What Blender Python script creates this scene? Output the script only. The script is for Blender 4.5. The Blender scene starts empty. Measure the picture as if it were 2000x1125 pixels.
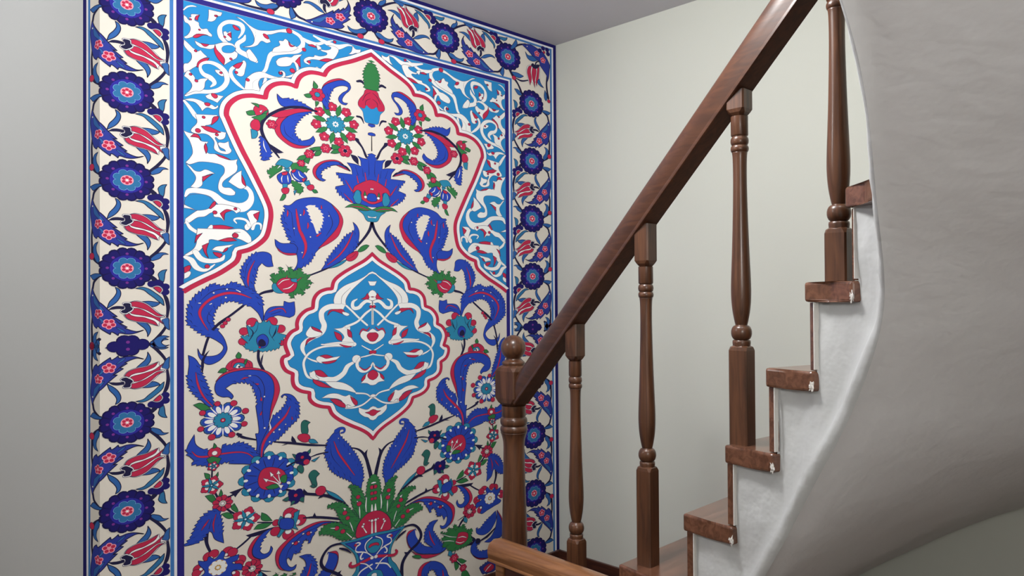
import bpy, bmesh, math, random
from mathutils import Vector, noise
from mathutils.geometry import delaunay_2d_cdt
random.seed(7)
C = bpy.context.scene.collection
scene = bpy.context.scene

# ------------------------------------------------------------------ camera, lights, exposure
EYE = 1.26
cam_d = bpy.data.cameras.new('camera'); cam = bpy.data.objects.new('camera', cam_d); C.objects.link(cam)
cam_d.sensor_width = 36.0; cam_d.lens = 1506.0 / 2000.0 * 36.0
cam_d.clip_start = 0.02
yaw = math.radians(45.643); pitch = 0.0115176; roll = -0.0065708
fwd = Vector((math.cos(yaw) * math.cos(pitch), math.sin(yaw) * math.cos(pitch), math.sin(pitch)))
upv = Vector((-math.cos(yaw) * math.sin(pitch), -math.sin(yaw) * math.sin(pitch), math.cos(pitch)))
rgt = Vector((math.sin(yaw), -math.cos(yaw), 0))
r2 = rgt * math.cos(roll) + upv * math.sin(roll); u2 = upv * math.cos(roll) - rgt * math.sin(roll)
from mathutils import Matrix
M = Matrix((r2, u2, -fwd)).transposed().to_4x4(); M.translation = Vector((0, 0, EYE)); cam.matrix_world = M
scene.camera = cam

world = bpy.data.worlds.new('world'); scene.world = world; world.use_nodes = True
world.node_tree.nodes['Background'].inputs[0].default_value = (0.8, 0.86, 1, 1)
world.node_tree.nodes['Background'].inputs[1].default_value = 0.3

def area(name, loc, target, size, power, color=(1, 1, 1), shape='DISK'):
    l = bpy.data.lights.new(name, 'AREA'); l.shape = shape; l.size = size; l.energy = power; l.color = color
    if shape == 'RECTANGLE': l.size_y = size * .8
    o = bpy.data.objects.new(name, l); C.objects.link(o); o.location = loc
    o.rotation_euler = (Vector(target) - Vector(loc)).to_track_quat('-Z', 'Y').to_euler(); return o
def globe(name, loc, power, color=(1, 1, 1), r=.12):
    l = bpy.data.lights.new(name, 'POINT'); l.shadow_soft_size = r; l.energy = power; l.color = color
    o = bpy.data.objects.new(name, l); C.objects.link(o); o.location = loc; return o
globe('ceiling_light', (1.12, 1.22, 2.25), 45, (1, 1, 0.985))
globe('soffit_fill', (-0.15, -0.50, 1.66), 23)  # unseen fill lamp, added low to brighten the stair underside
globe('hall_light', (-0.75, 2.65, 2.40), 30)
globe('stairwell_light', (0.9, 0.1, 3.5), 26, (0.97, 1.0, 0.97))
scene.view_settings.view_transform = 'Standard'; scene.view_settings.look = 'None'
scene.view_settings.exposure = 0.42; scene.view_settings.gamma = 1.0
scene.view_settings.use_curve_mapping = False

# ------------------------------------------------------------------ materials
def lin(c):
    c = c / 255.0
    return c / 12.92 if c <= 0.04045 else ((c + 0.055) / 1.055) ** 2.4
def srgb(r, g, b, k=1.0): return (lin(r) * k, lin(g) * k, lin(b) * k, 1)
def mat(name, col, rough=0.6, bump=0.0, scale=40.0, col2=None, coat=0.0, stretch=None, distort=0.3, lumps=0.0, spec=0.5):
    m = bpy.data.materials.new(name); m.use_nodes = True; nt = m.node_tree; b = nt.nodes['Principled BSDF']
    b.inputs['Base Color'].default_value = col; b.inputs['Roughness'].default_value = rough
    b.inputs['Specular IOR Level'].default_value = spec
    if coat: b.inputs['Coat Weight'].default_value = coat; b.inputs['Coat Roughness'].default_value = 0.18
    if bump or col2 or lumps:
        tc = nt.nodes.new('ShaderNodeTexCoord'); mp = nt.nodes.new('ShaderNodeMapping')
        nt.links.new(tc.outputs['Object'], mp.inputs[0])
        if stretch: mp.inputs['Scale'].default_value = stretch
        n = nt.nodes.new('ShaderNodeTexNoise'); n.inputs['Scale'].default_value = scale; n.inputs['Detail'].default_value = 6
        n.inputs['Distortion'].default_value = distort
        nt.links.new(mp.outputs[0], n.inputs['Vector'])
        if col2:
            mx = nt.nodes.new('ShaderNodeMix'); mx.data_type = 'RGBA'
            rp = nt.nodes.new('ShaderNodeMapRange'); rp.inputs['From Min'].default_value = 0.36; rp.inputs['From Max'].default_value = 0.64
            nt.links.new(n.outputs['Fac'], rp.inputs['Value']); nt.links.new(rp.outputs[0], mx.inputs['Factor'])
            mx.inputs['A'].default_value = col; mx.inputs['B'].default_value = col2
            nt.links.new(mx.outputs['Result'], b.inputs['Base Color'])
        last = None
        if bump:
            bp = nt.nodes.new('ShaderNodeBump'); bp.inputs['Strength'].default_value = bump; bp.inputs['Distance'].default_value = 0.002
            nt.links.new(n.outputs['Fac'], bp.inputs['Height']); last = bp
        if lumps:
            n2 = nt.nodes.new('ShaderNodeTexNoise'); n2.inputs['Scale'].default_value = 7; n2.inputs['Detail'].default_value = 4; n2.inputs['Roughness'].default_value = 0.6
            nt.links.new(tc.outputs['Object'], n2.inputs['Vector'])
            b2 = nt.nodes.new('ShaderNodeBump'); b2.inputs['Strength'].default_value = lumps; b2.inputs['Distance'].default_value = 0.012
            nt.links.new(n2.outputs['Fac'], b2.inputs['Height'])
            if last: nt.links.new(last.outputs[0], b2.inputs['Normal'])
            last = b2
        if last: nt.links.new(last.outputs[0], b.inputs['Normal'])
    return m
M_wall = mat('wall_paint', srgb(206, 208, 198), 0.75, 0.12, 60, lumps=0.05)
M_wall_l = mat('wall_paint_grey', srgb(200, 201, 199), 0.8, 0.08, 60)
M_ceil = mat('ceiling_paint', srgb(205, 203, 208), 0.85, 0.08, 50, lumps=0.05)
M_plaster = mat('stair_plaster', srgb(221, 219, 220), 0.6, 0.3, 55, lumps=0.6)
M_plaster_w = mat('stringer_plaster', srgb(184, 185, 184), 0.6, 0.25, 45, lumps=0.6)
M_chip = mat('plaster_chip', srgb(206, 202, 196), 0.8, 0.6, 120)
M_floor = mat('floor_tile', srgb(96, 74, 58), 0.35, 0.1, 20)
def wood(name, a, b, along, rough=0.3, coat=0.35):
    s = {'z': (1, 1, .07), 'y': (1, .07, 1), 'x': (.07, 1, 1)}[along]
    return mat(name, a, rough, 0.06, 55, b, coat, s, 1.2, spec=.38)
M_wood_z = wood('varnished_wood_post', srgb(94, 60, 40), srgb(64, 39, 26), 'z', 0.32, 0.2)
M_wood_y = wood('varnished_wood_rail', srgb(80, 49, 32), srgb(62, 37, 25), 'y', 0.34, 0.12)
M_wood_low = wood('oak_rail_wood', srgb(150, 102, 64), srgb(118, 76, 46), 'y')
M_tread = wood('tread_wood', srgb(112, 74, 55), srgb(84, 53, 38), 'x', 0.25, 0.5)
M_dark = wood('dark_wood', srgb(84, 46, 34), srgb(56, 30, 24), 'y')

# ------------------------------------------------------------------ helpers
def link(name, me, m=None, parent=None, smooth=False):
    o = bpy.data.objects.new(name, me); C.objects.link(o)
    if m is not None: me.materials.append(m)
    if parent: o.parent = parent
    if smooth:
        for p in me.polygons: p.use_smooth = True
    return o
def bm_obj(name, bm, m, parent=None, smooth=False):
    bmesh.ops.recalc_face_normals(bm, faces=bm.faces)
    me = bpy.data.meshes.new(name); bm.to_mesh(me); bm.free(); return link(name, me, m, parent, smooth)
def empty(name, loc, label, cat, group=None):
    o = bpy.data.objects.new(name, None); C.objects.link(o); o.location = loc
    o['label'] = label; o['category'] = cat
    if group: o['group'] = group
    return o
def prism(bm, poly, z0, z1):
    """vertical prism over a plan polygon [(x, y)]"""
    a = [bm.verts.new((x, y, z0)) for x, y in poly]; b = [bm.verts.new((x, y, z1)) for x, y in poly]
    n = len(poly); bm.faces.new(a[::-1]); bm.faces.new(b)
    for i in range(n): bm.faces.new((a[i], a[(i + 1) % n], b[(i + 1) % n], b[i]))
def box(name, x0, x1, y0, y1, z0, z1, m, parent=None, bev=0.0, kind=None):
    bm = bmesh.new(); prism(bm, [(x0, y0), (x1, y0), (x1, y1), (x0, y1)], z0, z1)
    if bev: bmesh.ops.bevel(bm, geom=bm.edges[:], offset=bev, segments=2, affect='EDGES', profile=.6)
    o = bm_obj(name, bm, m, parent)
    if kind: o['kind'] = kind
    return o
def sub(o, ax, ay, az=0): o.location = (ax, ay, az)

# ------------------------------------------------------------------ room shell
XR = 2.682; YM = 2.4376; ZC = 2.4425
XC = 0.7836 - 0.2821 * 0.262; YF = -0.65
TURN = math.radians(79); EL = Vector((-math.cos(TURN), math.sin(TURN), 0)); NL = Vector((-math.sin(TURN), -math.cos(TURN), 0))
S = 0.262; V0 = 1.1238; KU = 1.27
def struct(name, bm, m): o = bm_obj(name, bm, m); o['kind'] = 'structure'; return o
bm = bmesh.new(); far = 2.5
pl = [(XC, YM), (XR, YM), (XR, YM + .15), (XC + .15, YM + .15)]
q = Vector((XC, YM, 0)) + EL * far
prism(bm, pl, 0, ZC + .2); struct('wall_back', bm, M_wall)
bm = bmesh.new(); prism(bm, [(XC, YM), (XC + .15, YM + .15), (q.x + .15, q.y), (q.x, q.y)], 0, 3.2); struct('wall_left', bm, M_wall_l)
box('wall_right', XR, XR + .15, YF - .15, YM + .15, 0, 3.9, M_wall, kind='structure')
box('wall_front', -1.9, XR + .15, YF - .15, YF, 0, 3.9, M_wall, kind='structure')
box('wall_hall', -2.05, -1.9, YF - .15, 5.0, 0, 3.2, M_wall_l, kind='structure')
box('wall_end', -2.05, q.x + .15, q.y, q.y + .15, 0, 3.2, M_wall_l, kind='structure')
box('floor', -2.05, XR + .15, YF - .15, 5.05, -.12, 0, M_floor, kind='structure')
# ceiling slab with the opening of the upper flight
bm = bmesh.new()
prism(bm, [(-2.05, .62), (XR, .62), (XR, YM), (-2.05, YM)], ZC, ZC + .12)
prism(bm, [(-2.05, YF), (.05, YF), (.05, .62), (-2.05, .62)], ZC, ZC + .12)
struct('ceiling', bm, M_ceil)
bm = bmesh.new(); prism(bm, [(-2.05, YM), (XC + .1, YM), (XC + .1, 5.0), (-2.05, 5.0)], 2.9, 3.0); struct('ceiling_hall', bm, M_ceil)
bm = bmesh.new(); prism(bm, [(-.1, YF - .1), (XR + .1, YF - .1), (XR + .1, .8), (-.1, .8)], 3.9, 4.0); struct('ceiling_stairwell', bm, M_ceil)
box('wall_stairwell', .05, XR, .62, .74, ZC + .12, 3.9, M_wall, kind='structure')
# wooden skirting
box('baseboard_back', XC, XR, YM - .014, YM, 0, .081, M_dark, kind='structure', bev=.003)
box('baseboard_right', XR - .014, XR, 1.75, YM - .014, 0, .081, M_dark, kind='structure', bev=.003)

# ------------------------------------------------------------------ staircase
NI = {-1: (1.74, 1.74), 0: (1.695, 1.505), 1: (1.655, 1.279), 2: (1.622, 1.056), 3: (1.605, .930), 4: (1.585, .815), 5: (1.568, .715),
      6: (1.54, .615), 7: (1.46, .53), 8: (1.30, .48), 9: (1.10, .43), 10: (.88, .42), 11: (.65, .42), 12: (.42, .42), 13: (.2, .42)}
NO = {-1: (XR, 1.74), 0: (XR, 1.505), 1: (XR, 1.30), 2: (XR, 1.09), 3: (XR, .82), 4: (XR, .50), 5: (XR, .06),
      6: (XR, -.50), 7: (2.25, YF), 8: (1.70, YF), 9: (1.25, YF), 10: (.9, YF), 11: (.65, YF), 12: (.42, YF), 13: (.2, YF)}
RIS = .185
def zt(k): return .547 + RIS * (k - 1)
DEP = .43
def cr(tab, s):
    k = int(math.floor(s)); k = max(-1, min(12, k)); t = s - k
    p = [Vector(tab[max(-1, min(13, k + i))]) for i in (-1, 0, 1, 2)]
    return .5 * ((2 * p[1]) + (-p[0] + p[2]) * t + (2 * p[0] - 5 * p[1] + 4 * p[2] - p[3]) * t * t + (-p[0] + 3 * p[1] - 3 * p[2] + p[3]) * t ** 3)
def I(s): return cr(NI, s)
def O(s):
    p = cr(NO, s); return Vector((min(p.x, XR - .006), max(p.y, YF + .002)))
stair = empty('staircase', (1.7, 1.7, 0), 'winding plastered staircase with brown varnished wooden treads curving up to the right', 'staircase')
stair_inv = Matrix.Translation((-1.7, -1.7, 0))
def under(o, p=None):
    o.parent = stair; o.matrix_parent_inverse = stair_inv; return o
OH = .16   # risers stand this fraction of a step behind the nosing
# plaster body: side sawtooth, soffit, top
bm = bmesh.new()
subn = 12
rows = []
def zb(s): return max(.0, zt(s) - DEP)
SS = [-1 + OH + i / subn for i in range(int((13 - 1 + 1) * subn) - 1)]
NR = 26
grid = []
for s in SS:
    a, b = I(s), O(s); row = []
    for j in range(NR + 1):
        t = (j / NR) ** 1.3
        p = a.lerp(b, t); z = zb(s)
        if z > 0:
            z += .010 * noise.noise(Vector((p.x * 4, p.y * 4, z * 3))) * (1 if 0 < j < NR else 0)
            z += {1: .008, 2: .001}.get(j, 0)
        row.append(bm.verts.new((p.x, p.y, z)))
    grid.append(row)
sof = []
for i in range(len(SS) - 1):
    for j in range(NR):
        f = bm.faces.new((grid[i][j], grid[i + 1][j], grid[i + 1][j + 1], grid[i][j + 1])); f.material_index = 0; f.smooth = True
bmesh.ops.recalc_face_normals(bm, faces=bm.faces)
me = bpy.data.meshes.new('soffit'); bm.to_mesh(me); bm.free()
o = link('soffit', me, M_plaster); under(o)
o['label'] = 'large smooth grey plastered underside sweeping overhead'
# inner side face with stepped top edge: shared low rows, then rows up to each step
bm = bmesh.new(); LOWG = [0, .006, .014, .024, .036, .05, .07, .095, .12, .145, .17]
def sidept(s, z):
    p = I(s); d_ = (I(s) - O(s)).normalized(); g_ = max(0, z - zb(s))
    off = .013 * noise.noise(Vector((s * 1.1, z * 4.5, 3.1))) * min(1, g_ / .08) + .009 * math.exp(-((g_ - .03) / .028) ** 2) * min(1, g_ / .006)
    off += .003 * noise.noise(Vector((s * 6, z * 22, 8.1))) * min(1, g_ / .02)
    return bm.verts.new((p.x + d_.x * off, p.y + d_.y * off, z))
lowrows = [[sidept(s, zb(s) + g_) for g_ in LOWG] for s in SS]
for i in range(len(SS) - 1):
    s0, s1 = SS[i], SS[i + 1]
    k = int(math.floor((s0 + s1) / 2 - OH + 1e-6)); top = zt(k) - .04
    cols = []
    for q_, s in ((i, s0), (i + 1, s1)):
        base = zb(s) + LOWG[-1]
        cols.append(lowrows[q_] + [sidept(s, base + (top - base) * j / 9) for j in range(1, 10)])
    for j in range(len(cols[0]) - 1):
        f = bm.faces.new((cols[0][j], cols[1][j], cols[1][j + 1], cols[0][j + 1])); f.smooth = True
    # top of the concrete under the tread
    a0, a1, b0, b1 = I(s0), I(s1), O(s0), O(s1)
    f = bm.faces.new([bm.verts.new((p.x, p.y, top)) for p in (a0, a1, b1, b0)])
for k in range(-1, 12):
    s = k + OH; p, q_ = I(s), O(s)
    lo = zt(k - 1) - .04 if k > -1 else 0
    bm.faces.new([bm.verts.new(v) for v in ((p.x, p.y, lo), (q_.x, q_.y, lo), (q_.x, q_.y, zt(k) - .04), (p.x, p.y, zt(k) - .04))])
bmesh.ops.remove_doubles(bm, verts=bm.verts, dist=.0003)
me = bpy.data.meshes.new('stringer'); bm.to_mesh(me); bm.free()
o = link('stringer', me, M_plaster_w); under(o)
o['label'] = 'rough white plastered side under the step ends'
# treads and risers
def rounded_slab(name, poly, z0, z1, m, bev):
    bm = bmesh.new(); prism(bm, poly, z0, z1)
    bmesh.ops.bevel(bm, geom=bm.edges[:], offset=bev, segments=3, affect='EDGES', profile=.5)
    return bm_obj(name, bm, m)
for k in range(-1, 13):
    z = zt(k)
    s0, s1 = k - .0, min(13, k + 1 + OH + .02)
    a, b = I(s0), O(s0); c_, d_ = O(s1), I(s1)
    ia = (a - b).normalized() * .016; ic = (d_ - c_).normalized() * .016
    mid = I((s0 + s1) / 2); im = (mid - O((s0 + s1) / 2)).normalized() * .014
    A = a + ia; D = d_ + ic; Mi = mid + im
    bb = Vector((min(b.x, XR - .008), max(b.y, YF + .003)))
    poly = [(A.x, A.y), (bb.x, bb.y), (c_.x, c_.y), (D.x, D.y), (Mi.x, Mi.y)]
    if k == 6: poly = [(A.x, A.y), (bb.x, bb.y), (XR - .008, YF + .006), (c_.x, c_.y), (D.x, D.y), (Mi.x, Mi.y)]
    o = rounded_slab('tread', poly, z - .042, z, M_tread, .006); under(o)
    # riser board under the nosing
    s = k + OH; a, b = I(s), O(s); t_ = (a - b).normalized(); nn = Vector((-t_.y, t_.x))
    if nn.dot(I(s + .3) - a) > 0: nn = -nn
    zlo = zt(k - 1) if k > -1 else 0
    A = a + t_ * .006; b = Vector((min(b.x, XR - .008), max(b.y, YF + .02)))
    poly = [(A.x, A.y), (b.x, b.y), (b.x + nn.x * .018, b.y + nn.y * .018), (A.x + nn.x * .018, A.y + nn.y * .018)]
    o = rounded_slab('riser', poly, zlo + .001, z - .0425, M_tread, .002); under(o)
    # crumbly strip of plaster between riser end and side
    if 0 <= k <= 7:
        bm = bmesh.new(); prev = None; g = I(s + .07) + t_ * .010; g2 = I(s + .03) + t_ * .0105
        for i in range(19):
            zz = zlo + .004 + (z - .046 - zlo) * i / 18
            w = .1 + .8 * abs(noise.noise(Vector((k * 3.7, zz * 55, 1))))
            e1 = g2.lerp(g, -.4); e2_ = g2.lerp(g, .1 + w * .5)
            row = [bm.verts.new((e1.x, e1.y, zz)), bm.verts.new((e2_.x + t_.x * .004 * w, e2_.y + t_.y * .004 * w, zz)), bm.verts.new((e2_.x - t_.x * .01, e2_.y - t_.y * .01, zz))]
            if prev:
                for q_ in range(2): bm.faces.new((prev[q_], prev[q_ + 1], row[q_ + 1], row[q_]))
            prev = row
        o = bm_obj('plaster_crust', bm, M_chip); under(o)
        # broken plaster at the wall end of the tread
        bm = bmesh.new(); bmesh.ops.create_icosphere(bm, subdivisions=3, radius=1)
        e = I(k + 1 + OH - .02) + (I(k + 1 + OH) - O(k + 1 + OH)).normalized() * .014; dt = (I(k + 1 + OH) - I(k + 1)).normalized(); dn = Vector((-dt.y, dt.x))
        for v in bm.verts:
            n_ = .8 + .7 * noise.noise(v.co * 2.3 + Vector((k * 5.1, 0, 0))); c0 = v.co * n_
            v.co = Vector((e.x + dt.x * c0.x * .007 + dn.x * c0.y * .003, e.y + dt.y * c0.x * .007 + dn.y * c0.y * .003, z - .030 + c0.z * .013))
        o = bm_obj('plaster_chip', bm, M_chip); under(o)

# ------------------------------------------------------------------ railing
def lathe(bm, cx, cy, prof, n=28):
    prev = None
    for z, r in prof:
        row = [bm.verts.new((cx + r * math.cos(2 * math.pi * i / n), cy + r * math.sin(2 * math.pi * i / n), z)) for i in range(n)]
        if prev:
            for i in range(n):
                f = bm.faces.new((prev[i], prev[(i + 1) % n], row[(i + 1) % n], row[i])); f.smooth = True
        prev = row
    return prev
def smoothprof(p, n=4):
    out = []
    for i in range(len(p) - 1):
        p0, p1, p2, p3 = p[max(0, i - 1)], p[i], p[i + 1], p[min(len(p) - 1, i + 2)]
        for j in range(n):
            t = j / n
            out.append(tuple(.5 * (2 * p1[c] + (p2[c] - p0[c]) * t + (2 * p0[c] - 5 * p1[c] + 4 * p2[c] - p3[c]) * t * t + (3 * p1[c] - p0[c] - 3 * p2[c] + p3[c]) * t ** 3) for c in (0, 1)))
    out.append(p[-1]); return out
def ball(z0, z1, rmax, rn, n=9):
    return [((z0 + z1) / 2 - (z1 - z0) / 2 * math.cos(math.pi * i / n), rn + (rmax - rn) * math.sin(math.pi * i / n)) for i in range(n + 1)]
def squares(bm, cx, cy, h, rows, ch=None):
    """square shaft through rows [(z, half, corner cut)]"""
    prev = None
    for z, hh, cut in rows:
        pts = []
        for sx, sy in ((1, 1), (-1, 1), (-1, -1), (1, -1)):
            a = (cx + sx * hh, cy + sy * (hh - cut)); b = (cx + sx * (hh - cut), cy + sy * hh)
            pts += [a, b] if sx * sy > 0 else [b, a]
        row = [bm.verts.new((x, y, z)) for x, y in pts]
        if prev is None: bm.faces.new(row[::-1])
        else:
            for i in range(8): bm.faces.new((prev[i], prev[(i + 1) % 8], row[(i + 1) % 8], row[i]))
        prev = row
    bm.faces.new(prev)
rail_a = Vector((1.834, 1.825, .903)); RS = -.872; RX = .213
def rail_bottom(y): return .463 + EYE + (.900 - y) * .892
def rail_x(y): return 1.625 + (y - .900) * RX
railing = empty('stair_railing', (1.834, 1.871, 0), 'dark brown turned wooden stair railing with ball-topped newel post', 'railing')
rinv = Matrix.Translation((-1.834, -1.871, 0))
def underr(o, p=None, inv=None):
    o.parent = p or railing; o.matrix_parent_inverse = inv or rinv; return o
def baluster(y, zbase, zsq):
    cx = rail_x(y); h = .0225
    bm = bmesh.new()
    c = .0035
    squares(bm, cx, y, h, [(zbase, h, c), (zsq - .012, h, c), (zsq - .004, h - .001, c + .004), (zsq, h - .006, .008)])
    T = zsq
    prof = [(T - .003, .0195), (T + .006, .0205), (T + .011, .020), (T + .012, .0175)]
    prof += ball(T + .012, T + .046, .0235, .0135)
    prof += smoothprof([(T + .047, .0135), (T + .060, .0165), (T + .085, .0205), (T + .115, .0225), (T + .15, .0222), (T + .22, .0195), (T + .30, .0170), (T + .38, .0155), (T + .43, .0160), (T + .446, .0175)])
    prof += ball(T + .446, T + .462, .0205, .0165, 6) + ball(T + .462, T + .482, .0205, .0160, 6)
    prof += [(T + .484, .0185), (T + .486, .0195), (T + .529, .0195)]
    lathe(bm, cx, y, prof)
    zt_ = rail_bottom(y) + .015; B = T + .527
    if zt_ > B + .03:
        squares(bm, cx, y, h, [(B, h - .009, .007), (B + .010, h - .002, .008), (B + .018, h, c), (zt_, h, c)])
    o = bm_obj('baluster', bm, M_wood_z); underr(o)
baluster(1.529, .177, .537)
baluster(1.221, .547, .809)
baluster(.905, .917, 1.145)
baluster(.655, 1.287, 1.397)
# newel
bm = bmesh.new(); nx, ny = 1.834, 1.871; h = .046
squares(bm, nx, ny, h, [(.888, h - .016, .016), (.905, h - .002, .014), (.92, h, .004), (1.01, h, .004), (1.022, h - .003, .014), (1.032, h - .014, .02)])
squares(bm, nx, ny, h, [(0, h, .004), (.24, h, .004), (.25, h - .008, .01)])
prof = [(.25, .038)] + ball(.252, .292, .044, .030) + smoothprof([(.293, .030), (.33, .038), (.40, .0435), (.50, .0420), (.62, .0385), (.72, .0365), (.765, .0365), (.79, .041), (.802, .0455)], 5)
prof += ball(.802, .824, .0465, .041, 6) + ball(.826, .852, .0465, .041, 6) + [(.854, .0385), (.857, .041), (.892, .041)]
lathe(bm, nx, ny, prof)
newel = underr(bm_obj('newel_post', bm, M_wood_z))
bm = bmesh.new()
lathe(bm, nx, ny, [(1.028, .036), (1.036, .040), (1.041, .037), (1.045, .030), (1.048, .0255)] + [(1.088 - .0425 * math.cos(a), .0425 * math.sin(a)) for a in [.62 + (math.pi - .62) * i / 14 for i in range(14)]] + [(1.1304, .002)], 36)
o = bm_obj('ball_finial', bm, M_wood_z); o.parent = newel
# sweeping rail: profile along a straight slope
def sweep(name, path, prof, m, parent, inv):
    bm = bmesh.new(); prev = None; P = [Vector(p) for p in path]
    for i, p in enumerate(P):
        d = (P[min(i + 1, len(P) - 1)] - P[max(i - 1, 0)]).normalized()
        side = d.cross(Vector((0, 0, 1))).normalized(); up = side.cross(d).normalized()
        row = [bm.verts.new(p + side * a + up * b) for a, b in prof]
        if prev is None: bm.faces.new(row[::-1])
        else:
            for j in range(len(prof)): bm.faces.new((prev[j], prev[(j + 1) % len(prof)], row[(j + 1) % len(prof)], row[j]))
        prev = row
    bm.faces.new(prev)
    o = bm_obj(name, bm, m); underr(o, parent, inv)
    for p in o.data.polygons: p.use_smooth = True
    mod = o.modifiers.new('edge', 'EDGE_SPLIT'); mod.split_angle = math.radians(32)
    return o
def railprof(w, h):
    hw = w / 2; right = [(hw * .90, 0), (hw * .99, h * .03), (hw, h * .10), (hw * .97, h * .145), (hw * .91, h * .16), (hw * .93, h * .22), (hw * .98, h * .34), (hw, h * .48), (hw * .97, h * .64), (hw * .85, h * .81), (hw * .62, h * .93), (hw * .32, h * .985), (0, h)]
    left = [(-a, b) for a, b in right[::-1][1:]]
    return right + left
ys = [1.822, 1.6, 1.3, 1.0, .75, .52]
sweep('handrail', [(rail_x(y), y, rail_bottom(y)) for y in ys], railprof(.058, .078), M_wood_y, railing, rinv)
# low guard rail in front of the newel
low = empty('guard_rail', (1.62, 1.75, 0), 'low light brown wooden handrail crossing in front of the newel post foot', 'railing')
linv = Matrix.Translation((-1.62, -1.75, 0))
lowpath = [(1.634, 1.745, .452), (1.628, 1.6, .452), (1.610, 1.3, .452), (1.59, .95, .452)]
o = sweep('handrail', lowpath, railprof(.078, .062), M_wood_low, low, linv)
o = box('post', 1.612, 1.648, 1.695, 1.73, 0, .452, M_wood_low, bev=.003); underr(o, low, linv)
bm = bmesh.new(); prism(bm, [(1.618, 1.695), (1.594, 1.0), (1.612, 1.0), (1.636, 1.695)], .30, .445)
o = bm_obj('fascia_board', bm, M_dark); underr(o, low, linv)
o = box('post', 1.575, 1.615, .96, 1.0, 0, .452, M_wood_low, bev=.003); underr(o, low, linv)

UNIT = """n s -201,84,19 -269,119,29 -318,159,33 -338,228,30
n s -348,542,20 -356,638,30 -353,748,34 -343,839,43 -308,898,52 -231,952,38
n s 203,85,34 234,125,49 264,168,37
n s 305,271,18 340,348,39 356,442,35 351,536,26 345,591,21 337,672,27 273,783,33 198,873,33
n s -155,470,6 -117,451,32 -80,444,35 -32,447,33
p c 211,177,39 272,170,46 333,208,39 330,269,40
w f 216,213* 254,197 289,207 310,247 289,289* 254,256
c f 226,217* 254,206 284,216 300,248 284,280* 254,253
h2 f 69,229* 129,214 188,235 244,282 289,326 312,364 321,431* 284,394 228,332 183,290 138,246
h2 f 274,100 269,60 300,20 347,5* 331,46 325,107 317,152* 284,132
t2 f -98,213* -63,242 -52,293 -70,353 -103,401 -166,455* -159,426 -145,379 -108,324 -87,271
t2 f 123,380* 188,375 238,384 286,397* 264,422 228,440 203,434 163,398
t2 f 79,615* 128,612 173,635 201,687 198,733 174,789* 173,748 153,696 113,652
t2 f 304,593 356,576 366,643 369,719* 335,686 314,633
t2 f 197,886* 233,845 279,813 324,811 362,827* 314,835 284,876 243,899 208,907
t2 f -382,83* -308,65 -220,69 -196,81 -279,117 -328,132 -362,106
t2 f -248,711* -313,737 -335,801 -313,879 -269,938 -235,939 -229,889 -269,829 -279,765
b2 f -347,214* -372,308 -372,412 -362,477 -348,562 -318,641 -274,676* -250,652 -197,697 -138,746* -131,719 -99,736 -75,759* -65,734 -8,746 40,746 89,731 144,705* 89,721 40,709 -22,677* 2,669* -61,621* -30,612* -117,544* -80,548* -155,470 -196,416 -250,358 -308,289
t2 s -318,313,19 -289,380,54 -221,450,28 -192,480,6
t2 s -240,550,8 -206,589,20 -210,615,5
t2 s -84,671,6 -42,707,19 -18,725,5
l s -145,508,3 -80,606,8 -3,692,4
F r -250,511,57
F r -150,627,62
w c -338,306,11
c c -353,867,40
w f 19,387* 65,370 119,378 168,404 213,446 259,496 292,531 345,540* 320,562 361,566* 314,586 299,600 325,659* 284,622 274,669* 213,646 153,623 89,614 40,598 -3,572 -30,531* 16,508 16,436
c f 23,390* 65,377 114,386 163,412 208,455 253,505 289,535 325,550* 264,551 213,514 163,478 114,455 65,438 38,428
c f 52,456* 94,457 138,479 188,515 253,558 321,569* 284,576 317,650* 274,610 228,573 163,550 104,533 60,523 28,504
c f -22,531* 16,515 31,533 74,551 138,560 188,583 238,612 267,663* 213,638 153,615 89,606 40,590 2,568
w f -39,396 2,386 33,396 38,435 57,459 38,493 16,508 -13,522 -58,498 -51,468* -27,460 -25,433
n f -32,403 2,395 26,403 31,435 48,460 31,484 16,495 -13,512 -52,495 -45,477* -20,462 -20,436
R r 0,0,1"""
CENTRE = """t2 f 223,835* 263,793 314,779 368,795* 319,814 296,859 330,894 368,890* 314,916 263,910
p2 f -146,861* -184,893* -146,912*
p2 f 163,841* 205,867* 163,887*
p2 c -108,884,63 128,870,65 -25,826,70 40,827,68 -25,933,70 40,930,65
p c -108,884,55 128,870,57 -23,829,60 38,830,59 -23,930,60 38,926,57 6,880,65
v c 6,838,17 6,918,17"""
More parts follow.
